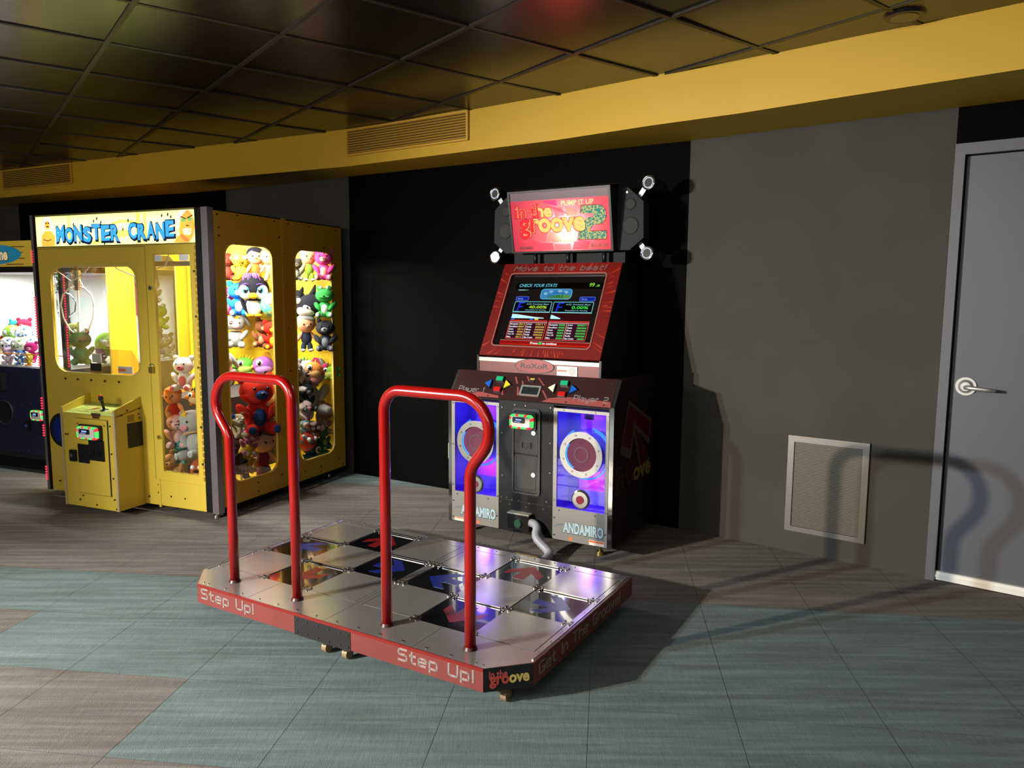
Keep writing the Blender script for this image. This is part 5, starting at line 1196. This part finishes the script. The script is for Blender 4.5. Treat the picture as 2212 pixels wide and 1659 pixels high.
def toy(kind, label, u, v, z, size, col, col2=None, col3=None, yaw=45, tilt=0, roll=0, group='plush toys on the back shelves', M=None):
    M = M or CM
    A = fur(col); B = fur(col2 or col); C = fur(col3 or col2 or col)
    if group == BS:
        size *= 1.13; v -= .02
    elif group == HP: size *= 1.12
    names = dict(bear='plush_bear', elephant='plush_elephant', chick='plush_chick', penguin='plush_penguin', doll='plush_doll', fish='plush_fish', dragon='plush_dragon', orca='plush_whale', cat='plush_cat', pig='plush_pig', frog='plush_frog', dog='plush_dog', bunny='plush_rabbit', ball='plush_ball', gourd='plush_bird')
    t = toy_root(M, names[kind], label, u, v, z, yaw, tilt, roll, size, group)
    E_ = lambda x, y, zz, r=.026, w=None: (blob('eye_white', t, (x, y + .012, zz), w, EYEW, u=12, v=8) if w else None, blob('eye', t, (x, y, zz), r, EYE, u=10, v=8))
    if kind in ('bear', 'cat', 'pig', 'dog', 'frog', 'elephant', 'bunny'):
        blob('body', t, (0, 0, .27), (.2, .17, .25), A)
        hd = blob('head', t, (0, -.03, .68), (.27, .23, .22), A)
        blob('belly', t, (0, -.075, .27), (.13, .115, .17), B)
        for s in (-1, 1):
            blob('arm', t, (s * .22, -.08, .36), (.075, .085, .17), A, (R(-20), R(s * 38), 0), 14, 10)
            blob('leg', t, (s * .15, -.2, .1), (.095, .17, .095), A, (0, 0, R(s * 14)), 14, 10)
            blob('foot_pad', t, (s * .19, -.345, .105), (.06, .03, .065), B, (0, 0, R(s * 14)), 12, 8)
            if kind in ('bear', 'pig', 'dog'): blob('ear', t, (s * .21, .0, .87), (.085, .05, .085) if kind == 'bear' else (.075, .04, .11), A if kind != 'dog' else C, (0, R(s * (20 if kind != 'dog' else 60)), 0), 12, 8)
            elif kind == 'cat': cone('ear', t, (s * .16, 0, .84), (s * .21, .0, 1.0), .085, A)
            elif kind == 'frog': blob('ear', t, (s * .14, -.05, .89), .09, A, (0, 0, 0), 12, 8)
            elif kind == 'bunny': blob('ear', t, (s * .1, .02, 1.0), (.06, .04, .2), A, (0, R(s * 12), 0), 12, 8)
            elif kind == 'elephant': blob('ear', t, (s * .3, .0, .74), (.06, .09, .21), A, (R(10), R(s * -28), 0), 14, 10)
        if kind == 'elephant':
            blob('cheek', t, (.02, -.235, .60), (.085, .035, .06), fur('e89aa0')); blob('button_eye', t, (-.09, -.235, .70), (.055, .022, .055), mat('button_brown', '4a2a1c', .4)); blob('button_cross', t, (-.09, -.253, .70), (.03, .01, .008), EYEW, u=10, v=6)
            blob('eye', t, (.12, -.235, .69), .022, EYE, u=10, v=8)
            b = MB(); st = [(.09 * (1 if k % 2 == 0 else .45) * sin(2 * pi * k / 10), .09 * (1 if k % 2 == 0 else .45) * cos(2 * pi * k / 10)) for k in range(10)]
            b.prism([(x + .05, -.19, z_ + .83) for x, z_ in st], (0, -.03, 0)); b.build('star_patch', fur('e8b83a'), t)
            b = MB(); b.torus((0, -.02, .49), (1, 0, 0), (0, 1, 0), .145, .022, 24, 8); b.build('collar', fur('c9a878'), t, True)
        else:
            blob('snout', t, (0, -.235, .63), (.1, .075, .075) if kind != 'frog' else (.17, .05, .05), B if kind != 'frog' else A, u=14, v=10)
            blob('nose', t, (0, -.305, .655), (.035, .025, .025), EYE if kind != 'pig' else fur('d8707c'), u=10, v=8)
            for s in (-1, 1): E_(s * .1, -.228 if kind != 'frog' else -.13, .73 if kind != 'frog' else .91, .026, .05 if kind in ('frog', 'dog') else None)
    elif kind == 'chick':
        sp = spotted('chick_print_' + col, col, col2) if col2 else A
        blob('body', t, (0, 0, .27), (.17, .15, .2), sp); blob('head', t, (0, -.02, .66), (.27, .24, .27), sp)
        for s in (-1, 1):
            E_(s * .11, -.24, .66, .035, .065); blob('foot', t, (s * .13, -.13, .07), (.11, .15, .07), C, (0, 0, R(s * 20))); blob('wing', t, (s * .19, -.04, .32), (.06, .09, .13), sp, (0, R(s * 30), 0))
        blob('beak', t, (0, -.29, .56), (.09, .09, .05), C)
    elif kind == 'penguin':
        K, Wt = fur('1c1c22'), fur('e9e6e0')
        blob('body', t, (0, .02, .24), (.2, .17, .24), Wt); blob('back', t, (0, .07, .25), (.23, .16, .25), K)
        blob('head', t, (0, -.01, .68), (.36, .3, .32), K)
        for s in (-1, 1):
            blob('face_patch', t, (s * .17, -.17, .6), (.17, .135, .19), Wt); blob('eye_iris', t, (s * .17, -.285, .635), (.075, .035, .09), mat('iris_blue', '2f7fd0', .2)); blob('eye', t, (s * .165, -.305, .625), (.05, .03, .065), EYE); blob('eye_glint', t, (s * .15, -.332, .65), .016, EYEW, u=8, v=6)
            blob('wing', t, (s * .24, .0, .28), (.05, .12, .2), K, (0, R(s * 22), 0)); blob('foot', t, (s * .1, -.16, .03), (.09, .13, .04), fur('e8b020'))
            b = MB(); b.tube([(s * .08, -.3, .76), (s * .17, -.305, .79), (s * .26, -.255, .755)], .012, 8); b.build('brow', fur('5a3a8a'), t, True)
        blob('beak', t, (0, -.34, .5), (.11, .1, .075), fur('eab52a'))
        b = MB(); rnd = random.Random(8)
        for k in range(34):
            a = rnd.uniform(0, 2 * pi); r_ = rnd.uniform(.05, .26); x, y = r_ * cos(a), r_ * sin(a) * .7 - .1
            b.tube([(x * .3 - .05, y * .3 + .05, .99), (x * .7 - .05, y * .7 - .02, 1.03), (x - .05, y - .06, .93 - rnd.uniform(0, .12))], .014, 6, rs=[.012, .016, .004])
        b.build('purple_tuft', fur('b45ac8'), t, True)
    elif kind == 'doll':
        SK = fur(col3 or 'd9a47a')
        blob('head', t, (0, -.02, .70), (.23, .21, .23), SK); blob('hair', t, (0, .03, .78), (.245, .215, .19), A)
        blob('body', t, (0, 0, .34), (.14, .11, .19), B)
        for s in (-1, 1):
            blob('arm', t, (s * .18, -.04, .37), (.05, .055, .16), SK, (R(-10), R(s * -32), 0), 12, 8); blob('leg', t, (s * .08, -.03, .11), (.07, .08, .14), B, (0, R(s * -8), 0), 12, 8); blob('foot', t, (s * .1, -.08, .03), (.07, .1, .035), A, (0, 0, 0), 12, 8)
            E_(s * .085, -.215, .70, .024); blob('ear', t, (s * .23, -.01, .68), (.03, .04, .05), SK, (0, 0, 0), 10, 8)
        blob('nose', t, (0, -.235, .65), (.04, .04, .035), SK, u=10, v=8)
        blob('hair', t, (.04, -.15, .86), (.17, .08, .07), A, (R(20), R(14), 0), 12, 8)
    elif kind in ('fish', 'dragon'):
        blob('body', t, (0, 0, .36), (.36, .24, .32), A); blob('belly', t, (0, -.06, .27), (.3, .2, .22), B)
        for s in (-1, 1): blob('tail_fin', t, (.44, 0, .36 + s * .13), (.15, .04, .1), C, (0, R(-s * 38), 0), 12, 8)
        blob('eye_white', t, (-.14, -.19, .47), (.11, .07, .12), EYEW); blob('eye', t, (-.15, -.245, .465), (.06, .03, .075), EYE); blob('eye_glint', t, (-.17, -.272, .49), .018, EYEW, u=8, v=6)
        if kind == 'fish':
            b = MB(); b.prism([(-.1, -.02, .62), (.3, -.02, .56), (.22, -.02, .8), (.06, -.02, .84)], (0, .04, 0)); b.build('back_fin', C, t); blob('lips', t, (-.36, -.04, .33), (.05, .09, .07), C, u=12, v=8)
        else:
            for k in range(5): cone('spike', t, (-.15 + k * .11, 0, .66 - abs(k - 1) * .03), (-.11 + k * .11, 0, .84 - abs(k - 1) * .05), .06, C, 8, .005)
            blob('snout', t, (-.3, -.08, .36), (.16, .15, .12), A); blob('leg', t, (-.12, -.12, .07), (.1, .13, .08), A, u=12, v=8); blob('leg', t, (.16, -.12, .07), (.1, .13, .08), A, u=12, v=8)
    elif kind == 'orca':
        blob('body', t, (0, 0, .36), (.4, .3, .33), A, (0, R(-12), 0)); blob('belly', t, (-.12, -.1, .2), (.28, .2, .17), B); blob('eye_patch', t, (-.1, -.26, .3), (.13, .04, .07), B, (0, R(15), 0)); blob('eye', t, (-.1, -.295, .3), .032, EYE, u=10, v=8)
        cone('back_fin', t, (.05, 0, .62), (.15, 0, .95), .12, A); blob('tail', t, (.4, .02, .6), (.22, .16, .14), C, (0, R(-45), 0))
        for s in (-1, 1): blob('tail_fluke', t, (.58, s * .1, .82), (.11, .1, .05), C, (0, R(-30), R(s * 30)))
        blob('pompom', t, (-.34, -.12, .48), .09, EYEW)
    elif kind == 'ball':
        sp = spotted('ball_%s_%s' % (col, col2), col, col2, 22) if col2 else A
        blob('ball_skin', t, (0, 0, .5), .5, sp, u=20, v=14); E_(-.17, -.43, .6, .06, .11); E_(.17, -.43, .6, .06, .11)
        b = MB(); b.tube([(-.16, -.47, .42), (0, -.5, .37), (.16, -.47, .42)], .018, 6); b.build('smile', EYE, t, True)
    elif kind == 'gourd':
        blob('body', t, (0, 0, .42), (.32, .3, .4), A); blob('belly', t, (0, -.12, .3), (.22, .2, .24), B)
        for s in (-1, 1): E_(s * .12, -.27, .58, .04, .08); blob('wing', t, (s * .31, -.02, .4), (.06, .13, .2), C, (0, R(s * 14), 0)); blob('foot', t, (s * .12, -.2, .04), (.1, .12, .04), C)
        blob('beak', t, (0, -.32, .46), (.08, .09, .05), C)
    return t

BS = 'plush toys on the back shelves'
V = 1.222
# top shelf
toy('dog', 'dark red and brown shaggy plush dog at the left end of the top shelf', .60, V, 1.545, .22, '6a3024', 'c23a2c', 'a8603a')
toy('chick', 'yellow patterned plush chick with orange feet on the top shelf', .735, V, 1.545, .245, 'e8cf3a', '5a4a28', 'e09a2a')
toy('doll', 'plush doll with flat black hair and orange clothes on the top shelf', .885, V, 1.545, .245, '20222c', 'd4682c', 'dca178')
toy('doll', 'tan plush doll with pale brown hair next to the black haired doll', 1.02, V, 1.545, .235, 'c89058', 'b08a6a', 'dca178')
toy('bear', 'small dark grey plush bear on the top shelf beside the white haired doll', 1.275, V, 1.545, .17, '4a4a48', '8f8c84')
toy('doll', 'plush doll with a big cap of white hair and green clothes on the top shelf', 1.40, V, 1.545, .235, 'efe9dc', '7fae3a', 'dcae80')
toy('pig', 'pink plush animal with a magenta hood at the right end of the top shelf', 1.525, V + .02, 1.545, .225, 'd8458a', 'e8a898', yaw=30)
# second shelf
toy('bear', 'hot pink plush bear half hidden behind the blue bear', .575, V, 1.262, .23, 'e0357a', 'f09ab8')
toy('bear', 'bright blue plush bear with a white belly on the second shelf', .70, V, 1.262, .265, '2a80d8', 'e6ecf2')
toy('penguin', 'large black and white plush penguin with a purple tuft of hair', .885, V - .03, 1.264, .29, '1c1c22', yaw=38)
toy('ball', 'teal and yellow round plush egg right of the big penguin', 1.045, V, 1.262, .17, '58b8a8', 'e8c858')
toy('cat', 'black plush cat on the second shelf left of the whale', 1.275, V, 1.262, .21, '24242a', '44444a')
toy('orca', 'black plush whale with a rainbow tail on the second shelf', 1.405, V, 1.262, .235, '23242b', 'ecebea', '3a8fd0', yaw=40)
toy('frog', 'green hooded plush frog with a white face on the second shelf', 1.525, V + .02, 1.262, .225, '3a9f4a', 'd8dcd2', yaw=30)
# third shelf
toy('elephant', 'light grey plush elephant with a gold star patch on the third shelf', .675, V - .02, 1.005, .265, 'a3a49f', 'a9aaa6', yaw=40)
toy('bear', 'brown plush bear leaning over on the third shelf under the penguin', .90, V, 1.012, .225, '7a4a30', 'c08a64', tilt=0, roll=12)
toy('bear', 'red and yellow plush bear at the window edge of the third shelf', 1.03, V, 1.005, .22, 'c8281c', 'e8b028')
toy('doll', 'frowning plush doll with silver hair and a navy suit on the third shelf', 1.375, V - .02, 1.005, .265, 'b4b8bc', '2a3448', 'd8a07a')
toy('cat', 'charcoal black plush cat with a grey belly on the third shelf', 1.525, V + .02, 1.005, .235, '2e3036', '7a7c84', yaw=30)
# fourth shelf
toy('dragon', 'dark red plush dragon on the lowest shelf', .58, V, .785, .17, '8a2a4a', 'd86a6a', '5a2a78')
toy('dragon', 'green plush dragon with yellow spikes on the lowest shelf', .735, V, .785, .19, '5fae3c', 'b8d868', 'e0c838')
toy('fish', 'striped purple plush fish with a yellow mouth on the lowest shelf', .93, V, .785, .21, '9a5ab8', 'c890d8', 'e0a838')
toy('dragon', 'lilac plush dragon on the lowest shelf right of the joint strip', 1.335, V, .785, .185, 'a878c8', 'd8a8d8', '58a878')
toy('fish', 'orange plush fish with a pink fin on the lowest shelf', 1.45, V - .05, .785, .185, 'e08a40', 'f0c078', 'd84a78')
toy('dragon', 'small lime plush dragon in the right corner of the lowest shelf', 1.525, V + .05, .785, .14, '8ac040', 'd0e078', '3a7a3a', yaw=30)
# heap against the right side windows
HP = 'plush toys heaped against the side windows'
def heap(*a, **k): k.setdefault('yaw', 70); return toy(*a, group=HP, **k)
heap('elephant', 'pale grey plush elephant lying on top of the heap in the front side window', 1.36, .30, .80, .26, 'c4c6c2', 'd0d2ce', tilt=-30, yaw=50)
heap('bear', 'large red plush bear with a blue belly sitting at the front side window', 1.44, .53, .47, .40, 'c42a1c', '28467e', yaw=60)
heap('bear', 'smaller red plush bear leaning behind the large red one', 1.36, .31, .585, .24, 'b82418', '2c50b0', yaw=50, roll=-20)
heap('dog', 'red and white plush dog right of the large red bear', 1.40, .685, .63, .24, 'c03020', 'e6e2dc', '22242c', yaw=70, roll=15)
heap('dog', 'cream plush dog beside the foot of the large red bear', 1.44, .335, .475, .16, 'd8c8a8', 'e8dcc4', 'a08a64')
heap('bear', 'grey plush bear low on the right of the front side window', 1.42, .665, .415, .2, '8a8a86', 'b8b8b0')
heap('bunny', 'white plush rabbit lying under the large red bear', 1.44, .56, .40, .19, 'dcdcd8', 'e8e6e0', tilt=-70, yaw=60)
heap('cat', 'dusky pink plush cat under the white rabbit', 1.43, .40, .335, .19, 'b8708a', 'd8a0b0', yaw=70, roll=20)
heap('chick', 'mustard yellow plush chick low in the front side window', 1.45, .405, .22, .19, 'd0b03a', None, 'c88a28')
heap('doll', 'big faced plush doll with brown hair at the bottom of the front side window', 1.44, .57, .145, .34, '6a3a2a', '7a2a30', 'd8a888', yaw=80)
heap('doll', 'plush doll with dark hair lying face up at the bottom of the front side window', 1.46, .40, .15, .17, '2c2a30', '44506a', 'c89a78', yaw=75, roll=-20)
heap('bear', 'dark brown plush bear in the left lower corner of the front side window', 1.44, .24, .24, .25, '5a3c2c', '7a5a44')
heap('elephant', 'large grey plush elephant filling the top of the rear side window heap', 1.37, 1.19, .50, .43, 'a8a9a5', 'aeafab', yaw=62)
heap('bear', 'grey plush bear at the left edge of the rear side window', 1.38, 1.0, .70, .24, 'b0b0ac', 'c4c4c0')
heap('cat', 'black plush cat with grey markings in the rear side window', 1.44, 1.06, .555, .21, '20232a', '6a7280')
heap('pig', 'white and pink plush pig in the rear side window', 1.45, 1.04, .44, .20, 'd8c4c4', 'd898a0', yaw=75)
heap('bear', 'pinkish tan plush bear with one leg out, in the rear side window', 1.43, 1.23, .36, .24, 'b08a7a', 'c0a090', yaw=80, roll=25)
heap('dog', 'pale blue plush dog low in the rear side window', 1.46, 1.01, .36, .14, 'a8c8d0', 'dce8ea', '5a8a9a')
heap('gourd', 'rust orange plush bird in the middle of the rear side window heap', 1.44, 1.13, .30, .18, 'b0502c', 'd88a50', '6a2a20', yaw=75)
heap('frog', 'green plush frog low in the rear side window', 1.45, 1.25, .22, .19, '4a7a38', 'a8b888', yaw=80)
heap('ball', 'rainbow coloured round plush in the lower left of the rear side window', 1.46, 1.03, .25, .15, 'c84a3a', '3a8ac0', yaw=80)
heap('dragon', 'dark green plush dragon at the bottom of the rear side window', 1.45, 1.19, .135, .2, '2f6a34', '6a9a4a', '24482a', yaw=75)
heap('bear', 'deep blue plush bear at the bottom left of the rear side window', 1.46, 1.06, .135, .17, '1f4a8a', '3a6ab0', yaw=80)
heap('bear', 'maroon plush bear behind the gap between the two side windows', 1.40, .82, .45, .3, '6a2a30', '8a4a48')
# heap behind the narrow front window
FN = 'plush toys heaped behind the narrow front window'
def fheap(*a, **k): k.setdefault('yaw', 20); return toy(*a, group=FN, **k)
fheap('bear', 'white plush bear with a floppy cap on top of the narrow window heap', 1.17, .16, .80, .25, 'e4e2dc', 'd86a60')
fheap('cat', 'red plush cat at the top right of the narrow window heap', 1.33, .17, .78, .20, 'b82a22', '2a3a6a', roll=20)
fheap('dragon', 'orange plush dragon in the narrow front window', 1.30, .12, .715, .15, 'd87a2c', 'e8c08a', '2a2a2a')
fheap('doll', 'plush doll in red and white stripes with tan legs in the narrow window', 1.12, .13, .60, .24, 'd8783a', 'c83a34', 'd8925a', roll=-8)
fheap('cat', 'grey and black plush cat beside the striped doll', 1.37, .17, .60, .2, '3c3e42', '8a8c90')
fheap('pig', 'large pale pink plush pig in the narrow front window', 1.12, .13, .42, .25, 'dcaaa8', 'e8c0bc', yaw=35)
fheap('elephant', 'large grey plush elephant on the right of the narrow front window', 1.295, .14, .36, .36, 'b4b5b0', 'bdbeb9', yaw=-5, roll=-12)
fheap('bear', 'teal plush bear squeezed under the pale pink pig', 1.14, .14, .31, .19, '3a8a90', '70b0b0')
fheap('bear', 'tan plush bear lying at the bottom of the narrow front window', 1.15, .12, .20, .22, 'c8925a', 'dcb078', yaw=30, roll=-30)
fheap('gourd', 'dark orange plush bird at the bottom right of the narrow window', 1.32, .11, .20, .20, 'b8562a', 'd88a50', '3a2a24')
fheap('dog', 'cream plush dog in the lowest corner of the narrow front window', 1.37, .10, .135, .15, 'd8b888', 'e8d4b0', '8a6238')
fheap('bear', 'violet plush bear hanging behind the right edge of the narrow window', 1.31, .30, 1.22, .24, '7a48b8', 'a880d0', yaw=20)

# prizes of the navy machine: balls in front, small plush behind, a tall stack at its right side
NB = 'prizes in the navy crane machine'
def nt_(kind, label, u, v, z, size, *c, yaw=30, **k): 
    if yaw == 30: u = max(u - 1.46 * v, -1.36)
    return toy(kind, label, u, v, z, size, *c, yaw=yaw, group=NB, M=NM, **k)
nt_('ball', 'lime and blue plush ball highest on the pile in the navy crane', -.60, .30, 1.02, .15, '8ac83a', 'f0f0ea')
nt_('ball', 'white and blue plush ball beside the lime ball in the navy crane', -.45, .28, 1.02, .15, 'e8ecf0', '4a78c0')
nt_('ball', 'pale plush ball with green spots on the pile of the navy crane', -.52, .12, .95, .13, 'e4ecd8', '6aa84a')
nt_('ball', 'white plush ball with navy spots in front of the navy crane pile', -.66, .13, .95, .13, 'eceef0', '2c4a8a')
nt_('bear', 'crimson plush bear behind the balls in the navy crane', -.44, .42, 1.02, .22, 'b82a48', 'e0607a')
nt_('bear', 'magenta plush bear low on the right of the navy crane window', -.38, .16, .87, .19, 'c8287a', 'f0a0c0')
nt_('bear', 'pale lilac plush bear low on the left of the navy crane window', -.66, .08, .86, .15, 'd8b8d8', 'ece0ec')
nt_('dog', 'blue and white plush dog at the front of the navy crane', -.52, .07, .86, .13, '4a78b8', 'e8ecf0', '2a4a80')
nt_('chick', 'yellow plush chick at the front of the navy crane', -.42, .06, .86, .11, 'd8c03a', None, 'd88a2a')
nt_('cat', 'teal plush cat near the back of the navy crane pile', -.56, .42, 1.02, .2, '2a8a88', '88c0b8')
nt_('bunny', 'white plush rabbit at the middle of the navy crane pile', -.55, .45, .95, .22, 'e6e6e2', 'f0d0d0')
nt_('fish', 'orange plush fish at the left of the navy crane pile', -.76, .25, .93, .18, 'e0803a', 'f0d0a0', 'c84a3a')
nt_('frog', 'large dark green plush frog seen through the yellow machine', -.17, .26, .865, .30, '2f6f4a', '4a8a5a', yaw=50)
nt_('pig', 'pale yellow plush pig behind the dark green frog', -.30, .30, 1.0, .22, 'd8d078', 'e8e0a0', yaw=50)
nt_('ball', 'lime green plush ball right of the dark green frog', -.13, .48, .92, .20, '8ac04a', 'd8e0d0', yaw=60)
nt_('bear', 'pale pink plush bear right of the lime green ball', -.16, .64, .865, .24, 'e0a8b4', 'f0d0d8', yaw=60)
nt_('bear', 'purple plush bear low beside the dark green frog', -.12, .40, .865, .14, '8a4aa8', 'b888d0', yaw=60)
nt_('chick', 'sky blue plush chick low at the right side of the navy crane', -.12, .58, .865, .13, '6ab0d8', None, 'e0a030', yaw=60)
nt_('cat', 'grey plush cat at the top of the tall stack in the navy crane', -.16, .98, 1.36, .24, '6a7274', 'b8c0c0', yaw=60)
nt_('bear', 'dark red plush bear in the tall stack of the navy crane', -.18, .93, 1.16, .24, '7a2430', 'a84a50', yaw=60)
nt_('frog', 'bright lime plush frog in the tall stack of the navy crane', -.14, 1.03, 1.12, .24, '78b83a', 'b8d868', yaw=60)
nt_('bear', 'indigo plush bear in the tall stack of the navy crane', -.15, .98, .90, .24, '3c3a78', '6a68a8', yaw=60)
nt_('dog', 'white and grey plush dog low in the tall stack of the navy crane', -.12, 1.06, .865, .24, 'a8a8a4', 'd8d6d0', '5a5a58', yaw=60)
